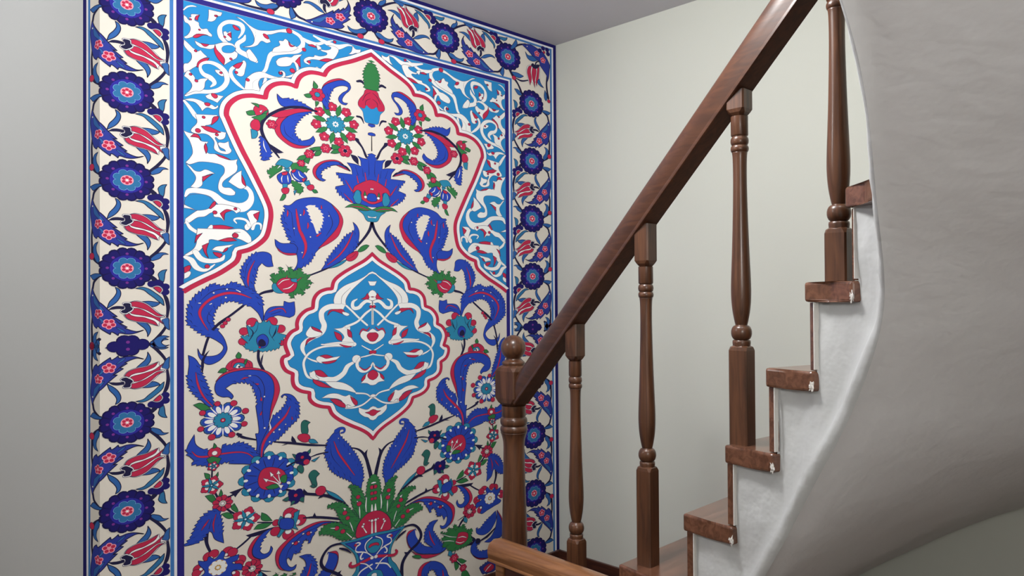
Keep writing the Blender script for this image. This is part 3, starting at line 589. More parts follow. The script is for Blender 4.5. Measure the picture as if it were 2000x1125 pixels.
FLOWERS = """n s 1911,3585,29 1964,3598,41 2014,3551,13
c f 2087,3525* 2017,3486 1996,3423 1949,3354 1922,3290 1934,3234 1995,3215 2084,3200*
l s 2086,3466,5 2023,3415,8 1982,3325,5
l s 2086,3377,5 2029,3335,8 2015,3266,5
g f 2090,3934*^ 2038,3844^ 1999,3731^ 2001,3629^ 2013,3507* 2087,3503*
c f 2092,3769* 2073,3676 2090,3570*
k f 2084,3193* 2036,3271 2001,3219 1934,3231* 1981,3171 1994,3101 2013,3031 2061,3019 2096,3021*
n s 1907,3087,27 1960,3079,31 1997,3003,9
b f 2096,3026* 2054,3003 2085,2913 2050,2862 2098,2823*
n s 2100,2835,11 2100,2628,14
b s 1058,2986,0 1058,2986,0
n f 1845,2782* 1924,2774 1937,2740 1990,2654 2057,2504* 2016,2520 1963,2650 1884,2738
n f 1817,2539* 1909,2510 1928,2397* 1855,2459
n s 2101,1613,40 2064,1485,38 1979,1348,32 1845,1188,32 1714,1068,30 1523,928,24 1314,826,21
b f 2099,2636*^ 2057,2548^ 2043,2502* 1975,2506 1911,2528* 1948,2473 1958,2387* 1881,2405 1774,2413* 1828,2339 1843,2255* 1749,2256 1636,2255*^ 1697,2178^ 1748,2099* 1632,2059*^ 1670,1975^ 1772,1880* 1850,1852 2092,1818*
l s 2057,2489,3 2062,2314,7 2055,2254,3
l s 1974,2360,3 1987,2245,6
l s 1881,2376,3 1920,2251,6
c f 2109,2220* 2027,2192 1946,2145 1868,2085 1845,1988* 1905,2039 1958,2023 1951,1935 2051,1872 2106,1848*
t f 1851,1938* 1912,2047 1958,1950 1943,1854 1884,1862
c s 1900,2248,6 1919,2149,17
c s 2008,2306,6 2024,2192,17
c s 1755,2164,4 1839,2024,17
c s 1734,1976,4 1837,1865,17
b f 2107,2033* 2053,2004 2031,1929 2072,1889 2106,1812*
c f 2106,1893* 2071,1794* 2105,1782*
w c 2014,1956,20 2091,2079,12
g f 2101,2143* 2083,2096* 2108,2106*
g f 2005,2043* 1985,1975* 2028,1980*
g f 1743,1779* 1824,1835 1957,1845 2081,1784 2023,1757 1903,1775 1824,1792
c s 1824,1806,4 1956,1804,13 2050,1770,5
t f 2106,1812* 2037,1761 1909,1764* 1982,1705 2029,1621 2104,1602*
w f 2036,1702* 2074,1669* 2050,1660*
G r 1632,2921,305
c f 1128,2987* 1001,2920 932,2826 915,2756 942,2654 1021,2574 1125,2517 1230,2521 1339,2574* 1231,2569 1113,2576 1010,2653 988,2743 1011,2841 1139,2935*
b f 1058,2904 1000,2826 982,2742 1010,2653 1102,2581 1207,2556 1327,2579 1382,2650 1361,2712* 1315,2659 1225,2620*^ 1161,2666^ 1138,2744^ 1174,2860^ 1257,2972^ 1342,3038* 1175,3010
l s 1023,2803,2 1045,2686,8 1149,2610,3
Q r 887,2777,59
c f 854,2883* 1001,2980 1234,3057 1391,3055* 1175,2983 1000,2886
b f 946,3190* 1002,3142 1048,3152^ 1176,3140^ 1282,3108 1378,3062* 1234,3070 1093,3047 1001,3041 956,3105
n s 1403,3051,23 1234,3068,34 1059,3030,34 910,2935,36 809,2828,39 776,2722,37 792,2620,41 841,2523,39 907,2441,32 968,2357,18
c c 772,2926,82
w f 755,2922* 788,2942* 771,2899*
g f 664,3010* 745,3006 750,2961*
g f 613,2886* 690,2915 711,2861* 636,2845
g f 854,2956* 810,2927 744,2821 732,2714* 765,2773 832,2905
g f 668,2826* 755,2870 832,2899 765,2793 733,2800
c f 657,2726 700,2806 754,2791 754,2679 699,2662
t f 662,2675* 732,2655 720,2574 672,2553*
n f 830,2541* 919,2490 1022,2430* 952,2412 885,2444
b f 764,2608*^ 774,2386^ 790,2290* 828,2302^ 867,2362^ 879,2430 852,2505 808,2577
w s 797,2548,3 802,2483,12 829,2408,5
g f 833,2151*^ 917,2236 985,2266 1002,2208 939,2146 866,2067*^ 872,2123^
g f 1100,2303* 1217,2321^ 1306,2237*^ 1216,2195 1111,2223
w s 951,2214,3 985,2259,12
g f 1093,2072*^ 1168,2061^ 1239,1981^ 1209,1902*^ 1144,1977^
b f 944,2106 996,2167 1064,2183 1104,2101 1087,2028 995,2016
b f 1099,2181 1158,2230 1234,2200 1287,2124 1227,2069 1157,2080
c f 996,2167* 1065,2187* 1053,2145 1005,2136
c f 1111,2210* 1158,2237* 1152,2202 1117,2181
w s 1005,2128,3 995,2086,11 1001,2040,4
w s 1062,2136,4 1066,2096,12 1071,2049,4
w s 1117,2170,4 1145,2120,14 1198,2085,4
w s 1187,2207,4 1204,2155,13 1246,2126,4
t f 923,2257* 985,2340 1066,2341 1126,2321* 1088,2254 1053,2222* 996,2254
t f 1013,2223* 1088,2234* 1076,2178*
t f 1006,2021* 1066,2028* 1057,1970* 1008,1964*
c f 998,1955 1072,1972 1072,1910 1034,1887 1000,1910
g f 1008,1886* 1045,1877 1016,1807 973,1794*
c f 1222,2109* 1281,2140* 1245,2064*
t f 1245,2075* 1309,2107* 1329,2047* 1275,2024*
c f 1284,2011 1347,2052 1371,2008 1328,1967
g f 1340,1979* 1389,1988 1417,1951* 1371,1939
t f 1130,1941* 1168,1962* 1141,1881*
n s 1229,2350,17 1314,2459,27 1411,2544,29 1510,2575,28 1636,2581,29 1752,2572,29
g f 1308,2530* 1399,2570 1467,2567 1399,2512
g f 1380,2439* 1387,2498 1454,2523 1438,2462
g f 1583,2639* 1675,2623 1694,2591 1598,2568
g f 1566,2511* 1611,2563 1706,2567 1636,2515
g f 1164,2354* 1206,2415 1277,2426 1241,2363
g f 1241,2352* 1313,2425 1303,2322*
Q r 1314,2459,61
Q r 1510,2568,65
Q r 1752,2572,86
n c 1752,2572,26
Q r 1217,2321,47
c f 1802,2299* 1673,2417 1522,2408 1398,2333 1352,2244 1378,2157 1445,2110* 1403,2223 1434,2311 1534,2375
b f 1808,2300* 1673,2402 1521,2383 1434,2318 1391,2228 1409,2154 1470,2113 1511,2133* 1458,2161^ 1448,2229^ 1496,2292^ 1571,2338 1673,2360 1776,2325
n s 1673,2385,9 1763,2351,21 1812,2301,18
c f 1447,3284* 1479,3417 1529,3485 1605,3539 1708,3571 1824,3528* 1694,3540 1567,3452
b f 1514,3102* 1465,3204 1451,3312 1492,3420 1580,3490 1695,3547 1785,3547 1827,3485 1804,3422 1758,3368 1718,3288 1731,3248 1789,3246* 1757,3215 1692,3232 1670,3291 1719,3374 1784,3432 1785,3475 1694,3468 1604,3404^ 1560,3309^ 1542,3207^ 1542,3108*
Q r 1411,3282,92
t c 1411,3282,33
g f 1367,3462* 1420,3389 1368,3360
g f 1250,3246* 1319,3275 1341,3232 1283,3216
g f 1385,3186* 1431,3182 1391,3107*
b f 1021,1743* 1085,1746 1167,1823 1298,1871 1443,1880 1567,1823 1668,1720 1718,1610 1705,1495 1646,1363 1525,1257 1445,1204 1377,1124^ 1328,1026^ 1243,947^ 1119,876* 1161,952 1173,1034 1151,1155^ 1116,1242^ 1059,1333^ 1037,1412^ 992,1576^ 1038,1675^
c f 1574,1816* 1674,1720 1723,1596 1697,1466 1650,1363 1525,1254 1411,1189* 1513,1313 1628,1461 1673,1564 1661,1676
C f 1287,1764* 1345,1772^ 1430,1711^ 1469,1617^ 1453,1504^ 1397,1389* 1355,1525^ 1320,1632^ 1299,1699^
c s 1158,1706,7 1171,1592,27 1199,1424,32 1223,1371,38 1267,1243,32 1263,1147,26 1230,1050,6
c s 1061,1677,5 1063,1636,18 1055,1595,5
c s 1249,1708,5 1251,1667,19 1239,1625,5
c s 1295,1534,5 1297,1492,22 1289,1451,5
c s 1455,1783,5 1457,1742,17
c s 1452,1407,6 1403,1362,21
l s 1107,1654,4 1118,1506,7 1140,1345,4
l s 1541,1708,4 1590,1543,8 1514,1369,4
w c 1547,1645,10 1210,1629,10 1135,1446,10 1226,1130,10 1324,1343,10
b f 917,1290* 990,1241 1128,1242 1174,1190* 1162,1101* 1012,1115 933,1191
c f 939,1185* 1012,1122 1156,1115* 1156,1094* 1057,1087 966,1133
t f 1529,921* 1713,1033 1772,1056 1662,960
b f 1848,1588* 1901,1531 1929,1446 1919,1330^ 1872,1211^ 1766,1092 1586,958 1448,902* 1498,983^ 1574,1126^ 1664,1244^ 1768,1392^ 1863,1471
c s 1847,1441,4 1774,1264,21 1676,1116,18 1523,970,4
c f 1759,1089 1832,1152 1908,1177 1897,1094 1830,1037 1772,1042
l s 1778,1063,3 1844,1102,5 1891,1162,3
g f 1904,1177* 1952,1244 2019,1277 2062,1265* 2005,1200 1938,1168
g f 878,837*^ 953,832^ 976,933*^ 1033,861^ 1091,946*^ 1125,876^ 1207,922*^ 1231,851^ 1326,826*^ 1272,784^ 1359,730*^ 1277,695^ 1315,660*^ 1241,633^ 1247,562*^ 1158,585^ 1104,508*^ 1076,578^ 1031,605 941,659 891,738^
t f 885,678 907,718 946,699 986,659 1019,605 962,585 901,619
c f 935,712 987,779 1078,787 1159,741 1158,660 1111,605 1031,589 963,646
w s 954,699,4 1009,753,10 1078,770,4
w s 1006,639,4 1077,659,12 1130,711,4
t f 1090,774* 1165,785* 1168,728* 1107,741
c s 1218,797,4 1171,755,13
c s 1055,821,3 1044,780,12
n s 884,619,39 784,592,31 697,527,20 600,451,24 462,325,24 339,215,31 268,142,29 217,7,27 175,-170,27
b f 708,579* 623,644 571,760^ 559,863^ 604,980^ 658,1054^ 734,1109 821,1117 876,1082 885,1017 900,935* 831,929 776,973* 732,906^ 710,814^ 693,697 719,566
l s 658,1021,2 614,916,5 592,735,2
c s 700,1003,3 646,865,17 629,748,21 634,677,4
b f 786,205* 748,304 727,344 653,424^ 589,451^ 485,491^ 382,479^ 311,404^ 275,305^ 283,204^ 328,127 377,49 407,-41 414,-112 374,-198 313,-256 233,-280 174,-238 136,-167 127,-74* 165,-157 234,-178 314,-168 365,-121 376,-65 316,2 237,56^ 168,97^ 92,162^ 33,226*^ 32,348^ 42,434^ 96,544^ 174,618^ 274,706*^ 364,675^ 477,723*^ 592,670^ 698,606^ 762,540^ 785,422 794,303
c s 665,525,5 549,577,23 424,590,30 292,543,29 192,456,27 147,358,27 170,258,16 228,138,3
l s 591,606,3 425,644,8 263,606,7 124,457,3
l s 271,405,2 220,294,6 268,142,2
w s 507,631,4 549,606,10
w s 134,470,4 153,469,10
w s 241,449,4 261,462,10
w c 403,536,11 415,637,11 283,593,11
n s 589,425,5 473,331,24 339,221,31 278,148,30
b f 789,231* 815,342 871,407 1012,420* 1018,485* 1075,464 1135,477* 1137,307 1079,266* 1016,284 937,299 847,255
c s 848,341,4 937,386,13 1005,384,13 1039,330,6
l s 870,314,4 982,351,7
c c 369,182,25 395,219,25 426,262,25
c c 672,215,62 885,221,61 585,109,49 980,124,53 573,-19,46 984,-50,48
w c 639,171,18 935,160,16
t f 548,46*^ 638,42* 610,185* 677,163 715,234* 758,206 791,244* 824,217 852,242* 890,181 963,172* 940,73* 1038,41*^ 961,-55*^ 971,-122*^ 864,-142^ 787,-154^ 689,-143^ 578,-90*^ 626,-42*
b f 718,5 757,55 800,60 844,-2 832,-80 776,-116 733,-74
n f 734,-42 767,2 810,-33 810,-86 755,-89
n s 639,158,3 681,85,15 637,-17,6
n s 935,153,3 917,74,19 883,9,6
l s 736,200,3 714,110,7 648,35,4
l s 868,169,3 856,77,7 910,-32,3
c c 751,-102,13
n s 738,-146,30 736,-238,32 762,-332,35 799,-407,25
n f 792,-183* 763,-253 773,-319*
n s 240,-106,3 205,-160,22 179,-220,27 173,-294,30 172,-375,10
c f 392,-357* 409,-302 450,-254 518,-224 592,-240 665,-284 680,-357* 579,-357 495,-379
g f 528,-145* 559,-186 539,-229 501,-205
g f 319,-385* 362,-336 408,-346 392,-391
g f 580,-303* 613,-241 606,-312*
t f 470,-339* 496,-290 538,-281 591,-304 595,-346*
w f 496,-341* 528,-299 553,-327 590,-336* 537,-354
n c 537,-332,13
l s 454,-331,3 466,-268,6 518,-240,4
l s 643,-341,3 633,-288,6 581,-258,4
c c 413,-359,5
c f 298,-493* 361,-411 454,-367 579,-346 729,-368 859,-435 936,-533 968,-656 949,-761 886,-938 851,-1072* 831,-878 888,-687 858,-538 536,-402
b f 851,-1072* 869,-883 905,-689 891,-541 815,-431 707,-388 558,-379 412,-410 320,-477 291,-555 308,-645 367,-690 428,-697 459,-729* 475,-690 430,-621 397,-586* 472,-537^ 577,-525^ 661,-570^ 707,-692^ 724,-812 706,-842* 721,-968 733,-1074 735,-1192 703,-1193* 718,-1332 712,-1448 738,-1545 782,-1553 794,-1398
l s 588,-446,3 727,-472,7 801,-637,7 776,-871,7 796,-1136,3
l s 641,-503,2 746,-631,7 766,-817,3
c s 556,-494,4 588,-478,16 630,-476,4
c s 704,-561,4 731,-571,18
c s 766,-738,3 766,-778,20
c s 770,-922,4 759,-960,19
w s 631,-456,4 654,-456,10
w c 799,-736,11 801,-1137,12 681,-650,8
b f 755,-1541* 745,-1389 795,-1241 851,-1118 885,-1018^ 964,-949^ 1033,-865^ 1048,-773 1017,-745 994,-777* 983,-752 1023,-727 1103,-753 1163,-841^ 1182,-980^ 1152,-1084^ 1053,-1177^ 950,-1293^ 849,-1355 793,-1438 776,-1546
c s 1084,-899,5 1032,-1012,23 940,-1119,31 839,-1235,31 783,-1344,26 762,-1523,9
w s 851,-1072,3 864,-1147,18 850,-1184,5
w s 947,-1013,3 958,-1028,12
w c 962,-1182,13 900,-1206,11 855,-1324,11 1031,-1126,9
c s 1100,-1036,3 1106,-1070,14
b f 38,-150* 97,-191 140,-266^ 158,-367^ 196,-470^ 234,-586^ 262,-677^ 284,-803* 227,-785 159,-702^ 92,-619^ 41,-503^ 35,-380 46,-259
c s 109,-363,4 127,-500,19 179,-655,18 276,-802,5
n s 518,-1169,34 570,-1216,32 708,-1272,18
n f 529,-1158* 570,-1178* 518,-1220*
g f 83,-750* 158,-736 251,-826 197,-862* 138,-804
D r 370,-974,212
c c 316,-765,31 479,-780,36 599,-892,36 587,-1052,33 458,-1166,36 261,-1164,37 155,-1050,32 172,-858,32
n s 905,-1332,16 1074,-1375,32 1308,-1443,30 1527,-1489,19
n f 1100,-1285* 1132,-1331 1155,-1389* 1097,-1359
n f 977,-1398* 1028,-1380 1062,-1386*
b f 94,-1102* 108,-1225 185,-1300^ 254,-1325^ 353,-1333* 364,-1276*^ 445,-1297^ 517,-1271*^ 622,-1322^ 696,-1407^ 738,-1532 695,-1575 568,-1550 464,-1529*^ 423,-1490^ 302,-1510^ 174,-1490^ 64,-1443* 88,-1418 50,-1361^ 24,-1259
c s 69,-1304,4 126,-1373,16 224,-1392,23 363,-1386,18 527,-1395,14 621,-1432,12 701,-1518,4
c c 288,-1357,68
w c 288,-1363,28
g f 282,-1237* 308,-1291 269,-1309*
g f 209,-1423* 263,-1396* 353,-1438* 312,-1512 253,-1506
n s 1793,-1565,16 1911,-1615,26 1991,-1717,38 2044,-1902,47 2073,-2054,49 2075,-2172,22
n f 2029,-1630* 2018,-1708 2044,-1800* 1984,-1687
b f 1680,-1283 1604,-1320 1540,-1394^ 1508,-1500^ 1489,-1608^ 1526,-1727^ 1538,-1785^ 1613,-1892^ 1804,-2039 1863,-2153 1935,-2212* 1952,-2086^ 1963,-1944^ 1917,-1775^ 1806,-1568^ 1761,-1502*^ 1679,-1389 1667,-1323
b s 1686,-1345,15 1725,-1332,20 1721,-1289,26 1674,-1282,38 1629,-1310,58
c s 1596,-1445,5 1652,-1610,22 1741,-1769,22 1857,-1965,5
l s 1552,-1466,2 1576,-1652,6 1702,-1847,2
w c 1653,-1413,8 1793,-1651,9
h f 1206,-1201 1214,-1127 1252,-1103 1317,-1143* 1287,-1175 1292,-1255 1274,-1296 1220,-1278
c f 1165,-1306 1205,-1280 1288,-1299 1311,-1362 1263,-1401 1188,-1361
t f 1291,-1365* 1357,-1376 1407,-1437* 1308,-1416
n c 1266,-1121,7
h f 1103,-1524* 1156,-1556 1139,-1603*
h f 1317,-1493* 1307,-1553 1257,-1557
p c 1189,-1572,52 1247,-1569,52 1277,-1623,46 1177,-1624,46 1229,-1654,54
c c 1218,-1591,22 1265,-1659,25
n s 1307,-1608,11 1403,-1585,20 1520,-1579,17
t f 1319,-1656* 1428,-1617* 1361,-1678*
c r 272,-1522,5
n s 264,-1558,14 260,-1657,18
g f 187,-1583* 240,-1615 242,-1668* 206,-1660
g f 325,-1596* 320,-1657 277,-1671*
n s 267,-1783,19 316,-1907,25
g f 351,-1815* 366,-1888 323,-1909*
g f 193,-1863* 271,-1869 306,-1949* 261,-1959
n s 391,-2051,21 452,-2123,26 514,-2171,16
g f 483,-2021* 524,-2129 495,-2131 450,-2066
g f 352,-2123* 421,-2119 498,-2199* 421,-2198
P r 257,-1750,115
P r 272,-1520,60
Z r 366,-1995,106
P r 597,-2250,152
n s 725,-2323,16 889,-2367,16
g f 766,-2207* 823,-2251 884,-2346* 768,-2305
g f 680,-2402* 736,-2348 884,-2372* 801,-2418
n f 588,-1843* 432,-1878* 468,-1905* 494,-1952* 525,-1906
n s 484,-1909,27 422,-1932,16
T r 847,-1770,309
b r 847,-1770,5
c f 727,-1809 749,-1697 803,-1649 903,-1660 1004,-1724 1028,-1822 958,-1903 846,-1934 759,-1898
g f 958,-1854* 986,-1787 1043,-1783* 1026,-1882
g f 805,-1895* 902,-1874 969,-1916 846,-1931
w s 958,-1894,14 902,-1848,9 814,-1805,6
w s 963,-1881,11 913,-1804,7 874,-1750,4
w s 969,-1876,9 952,-1793,7 947,-1738,4
w f 781,-1776* 841,-1802* 814,-1835*
w f 853,-1705* 897,-1754* 863,-1776*
w f 947,-1705* 972,-1757* 925,-1754*
w f 941,-1890* 1003,-1910* 974,-1957*
n s 1048,-1981,25 1187,-2057,34 1426,-2136,35 1549,-2189,42 1675,-2279,40 1764,-2365,15
n f 1232,-2009* 1275,-2067 1305,-2108* 1222,-2082
n f 1395,-2184* 1426,-2154 1475,-2169*
c c 1432,-2082,64
h f 1292,-1838 1354,-1786 1421,-1851* 1380,-1898 1390,-2004 1353,-2019 1318,-1933
h f 1303,-1991* 1353,-1982 1359,-2024
t f 1490,-2082* 1624,-2176 1739,-2316* 1537,-2162
n s 1044,-1676,22 1130,-1639,20 1224,-1630,14
h f 1202,-1680* 1233,-1733 1217,-1798 1170,-1761 1159,-1708
c c 1265,-1661,38
p c 1100,-2040,48 1175,-2044,49 1198,-2110,46 1134,-2135,54 1082,-2096,40
c c 1140,-2076,24
h f 989,-2103* 1057,-2077 1048,-2128
h f 1082,-2199* 1103,-2141 1134,-2158
h f 1233,-2190* 1228,-2117 1184,-2147
c c 1070,-2294,74 1192,-2413,70 917,-2489,59 1058,-2568,67 1128,-2302,47 923,-2380,42
w c 1053,-2330,40 1156,-2431,35 1058,-2526,37
t f 968,-2301* 1024,-2356* 1104,-2377 1122,-2301* 1186,-2277* 1162,-2392 1139,-2467 1168,-2536* 1104,-2498 1024,-2496 956,-2577* 928,-2556* 967,-2474 939,-2387
b f 968,-2341* 1036,-2346 1104,-2377 1122,-2435 1098,-2496 1035,-2499 967,-2461 956,-2405
n s 1227,-2396,14 1364,-2420,30 1523,-2470,33 1674,-2526,28
n f 1358,-2357* 1388,-2424 1449,-2461* 1340,-2418
n f 911,-2426* 757,-2436 597,-2452* 650,-2490 790,-2478
n s 650,-2484,22 565,-2553,24 482,-2608,19
n s 206,-2315,50 211,-2440,34 250,-2569,26
b f 305,-2045*^ 221,-2071^ 143,-2137^ 95,-2247^ 56,-2334^ 1,-2416* 104,-2411^ 182,-2364^ 240,-2306 290,-2413 378,-2485* 365,-2359^ 360,-2282^ 350,-2179^ 330,-2074*
c s 233,-2158,4 196,-2213,17 160,-2268,4
c s 302,-2110,3 275,-2222,15 282,-2324,3
l s 260,-2156,3 231,-2272,6
c f 790,-2465* 692,-2522 628,-2626 623,-2714 692,-2797 767,-2813* 681,-2745 665,-2650 714,-2547
b f 883,-2431* 790,-2465 714,-2547 669,-2651 683,-2739 767,-2800 844,-2784 885,-2708 866,-2659* 844,-2729 789,-2741 748,-2687^ 757,-2599^ 812,-2510
c f 1687,-2575* 1486,-2502 1340,-2494 1185,-2545 1023,-2643 927,-2741 913,-2855 955,-2981 1045,-3037* 966,-2859 1001,-2736 1127,-2639 1304,-2552
b f 1687,-2575* 1461,-2512 1280,-2546 1104,-2632 989,-2746 949,-2867 977,-2975 1057,-3043 1126,-3036 1147,-2982* 1091,-3004 1045,-2950 1046,-2870 1086,-2916* 1115,-2830*^ 1179,-2843*^ 1196,-2754*^ 1256,-2676^ 1303,-2751* 1333,-2670*^ 1388,-2575 1474,-2536
c c 1138,-2703,27 1286,-2616,27
w c 1104,-2695,13 1226,-2606,14 1173,-2693,11 1315,-2610,11
l s 1449,-2550,3 1244,-2604,7 1069,-2756,7 1023,-2889,3
n s 565,-2831,19 665,-2888,24
n s 734,-2956,21 810,-3046,21
c c 230,-2607,57 280,-2585,50 420,-2602,61 466,-2622,53 544,-2741,59 133,-2724,54 113,-2767,44 481,-2912,58 533,-2789,46
w c 250,-2632,22 400,-2634,20 513,-2719,20 157,-2732,20 476,-2879,20
b f 128,-2625* 210,-2650 230,-2607 289,-2650 360,-2571* 390,-2605 380,-2678 451,-2674 531,-2667* 513,-2732 461,-2754 554,-2796 564,-2876* 481,-2849 451,-2877 481,-2976 359,-2947 249,-2911 123,-2856 191,-2780 137,-2677
V r 319,-2765,92
Z r 665,-2888,114
c f 1534,-2935* 1626,-2956 1644,-3072 1604,-3190 1536,-3255* 1581,-3120
b f 1516,-2932* 1626,-3002 1629,-3107 1574,-3214 1475,-3311 1319,-3368 1159,-3404 1041,-3368* 1060,-3322^ 1125,-3264^ 1190,-3152^ 1253,-3041 1237,-2952 1175,-2887* 1284,-2893^ 1345,-2970^ 1380,-3069^ 1365,-3181 1263,-3285* 1396,-3219^ 1474,-3128 1489,-3039
C f 1524,-2946* 1512,-3033 1471,-3124* 1476,-3012
c f 1582,-3245* 1475,-3322 1319,-3377 1159,-3409 1069,-3388* 1191,-3426 1350,-3425 1475,-3357
c s 1314,-3025,5 1286,-3141,21 1227,-3264,6
n s 1708,-2874,23 1625,-2858,29 1534,-2874,31 1457,-2963,34 1435,-3069,40 1489,-3162,39 1566,-3216,39 1657,-3296,45 1710,-3400,46 1719,-3601,54
n f 1684,-3230* 1627,-3244 1581,-3219* 1642,-3285
g f 1570,-3329* 1490,-3330 1436,-3387 1521,-3370
n s 851,-3101,23 808,-3032,34 739,-2953,27
n s 672,-3295,44 594,-3390,58 724,-3414,26
g f 1141,-3087*^ 1043,-3130^ 1021,-3048*^ 943,-3101^ 926,-3014*^ 851,-3101^ 765,-3056*^ 740,-3155^ 627,-3182*^ 654,-3268^ 628,-3356*^ 724,-3414^ 810,-3421^ 895,-3429^ 995,-3436*^ 1044,-3354^ 1129,-3319*^ 1076,-3263^ 1138,-3185*^ 1060,-3180^
c f 851,-3182 757,-3191 697,-3243 720,-3330 810,-3373 903,-3331 877,-3239
w s 863,-3255,5 792,-3254,13 727,-3288,5
w s 902,-3304,4 827,-3343,13 762,-3338,5
w s 1108,-3135,4 994,-3198,9 890,-3235,5
w s 1109,-3241,5 1011,-3257,10 927,-3289,5
t f 867,-2988* 790,-2964 747,-2935*
t f 756,-2949* 708,-3009 722,-3058* 773,-3009
t f 1028,-3477* 995,-3413 949,-3482* 903,-3455* 954,-3512
n s 904,-3599,17 812,-3707,20 736,-3836,21
g f 887,-3580* 811,-3595 717,-3663* 795,-3680
g f 921,-3602* 916,-3691 897,-3758* 849,-3712 871,-3641
g f 810,-3917* 795,-3809 727,-3806 650,-3952*
Q r 926,-3552,67
Q r 778,-3750,58
b f 1454,-3770* 1437,-3591 1375,-3511 1272,-3491 1143,-3558 1071,-3651 1030,-3767^ 1047,-3903* 1178,-3861^ 1201,-3712^ 1256,-3620^ 1312,-3618^ 1352,-3680^ 1365,-3799*
c f 1500,-3755* 1476,-3564 1406,-3493 1280,-3482* 1382,-3524 1427,-3595 1446,-3773*
c s 1112,-3678,5 1102,-3759,21 1112,-3835,5
c f 193,-2982* 110,-3137 83,-3305 113,-3449* 139,-3240
b f 218,-2992* 314,-3060^ 423,-3149^ 513,-3221^ 562,-3186* 549,-3272 442,-3329 334,-3305 260,-3225 207,-3121
b f 199,-2989* 120,-3160 102,-3317 131,-3444 261,-3442 317,-3477 422,-3450* 298,-3382 223,-3251 200,-3123
c f 647,-3514* 604,-3624 498,-3708 391,-3729 309,-3712* 480,-3661 586,-3572
b f 602,-3396* 650,-3448 651,-3545 569,-3643 463,-3691 327,-3703 317,-3576* 426,-3581^ 498,-3577^ 550,-3525^ 568,-3455^ 502,-3437 496,-3393 549,-3354
n s 496,-3406,23 370,-3362,39 232,-3266,16
n c 535,-3398,43
b2 f 508,-3842*^ 428,-3809^ 300,-3761* 218,-3857 228,-3954 356,-3967^ 464,-3941*
c f 437,-3889 392,-3837 301,-3831 255,-3912 356,-3955
w s 410,-3933,6 356,-3881,14 301,-3848,6"""
VASE = """g f 1674,-2526* 1829,-2453 2042,-2506 2077,-2544 2075,-2865* 1867,-2835 1725,-2653
g f 1778,-2088*^ 1883,-2121^ 1955,-2239^ 1995,-2378^ 2008,-2556* 1934,-2609* 1855,-2459^ 1816,-2321^ 1823,-2194^
g f 1506,-2315*^ 1599,-2286^ 1726,-2338^ 1829,-2481^ 1921,-2613* 1854,-2717* 1737,-2657^ 1649,-2477^ 1611,-2376^
g f 1406,-2656*^ 1486,-2563^ 1623,-2566^ 1776,-2667^ 1861,-2762* 1815,-2835*^ 1673,-2811^ 1572,-2717^
g f 2079,-1997*^ 2030,-2096^ 2005,-2279^ 2012,-2528* 2077,-2544*
c c 1895,-2275,29 1908,-2372,32 2078,-2180,29 2078,-2267,26 2078,-2347,23 1725,-2455,31 1761,-2535,28 1625,-2640,31 1699,-2703,31
w f 2079,-2077* 2065,-2125* 2078,-2143*
w f 1889,-2324* 1869,-2333* 1902,-2356*
w f 1700,-2377* 1725,-2426* 1745,-2396*
w s 1912,-2416,5 1914,-2474,16 1918,-2576,5
w s 1787,-2599,5 1809,-2662,12 1831,-2739,5
w s 1548,-2619,6 1598,-2633,13
w s 1744,-2736,6 1808,-2816,12
w s 2077,-2428,11 2077,-2515,31
w s 2005,-2308,8 1996,-2422,17 2001,-2511,8
c f 2077,-2522* 2001,-2547 1914,-2632 1870,-2736 1883,-2847 2076,-2843*
w s 2076,-2829,23 2076,-2749,20 2076,-2676,11
w s 2000,-2800,17 1980,-2759,12 1957,-2716,6
w c 1953,-2704,17 1967,-2673,14 2076,-2654,20 2041,-2644,10
t f 1658,-2846* 1867,-2852 2076,-2836* 2071,-3855* 1670,-3710 1721,-3559 1800,-3372 1859,-3291 1872,-3181 1840,-3056 1749,-2937
b f 1724,-2880* 1880,-2889 2075,-2877* 2071,-3855* 1734,-3733 1786,-3552 1852,-3418 1898,-3347 1912,-3222 1886,-3070 1801,-2952
n s 1660,-2924,19 1698,-2943,32 1749,-2975,30 1801,-3028,12
w s 1853,-3003,7 1879,-3040,19 1945,-3060,17 2012,-3094,13 2074,-3159,12
w s 1860,-2919,9 1893,-2914,17 1919,-2936,18 1873,-2966,16 1860,-3005,9
w s 2075,-2891,13 1999,-2945,13 1983,-3013,11 2012,-3087,10
t f 2075,-2916* 2006,-2954 1999,-3018 2033,-3086 2074,-3120*
c f 2075,-2974* 2040,-2993 2033,-3028 2075,-3011*
w s 1959,-3063,16 1925,-3118,21 1932,-3156,17 1958,-3150,10
c c 1860,-2941,20
c s 1800,-3166,24 1787,-3197,33 1826,-3227,36 1932,-3207,35 2074,-3174,42
w c 2074,-3178,26
w s 1874,-3397,13 1931,-3322,19 2074,-3273,19
w s 1918,-3210,8 1998,-3249,15 2074,-3346,14
t f 2073,-3360* 1998,-3408 1970,-3602 2072,-3709*
w f 2073,-3389* 2060,-3450* 2073,-3462*"""

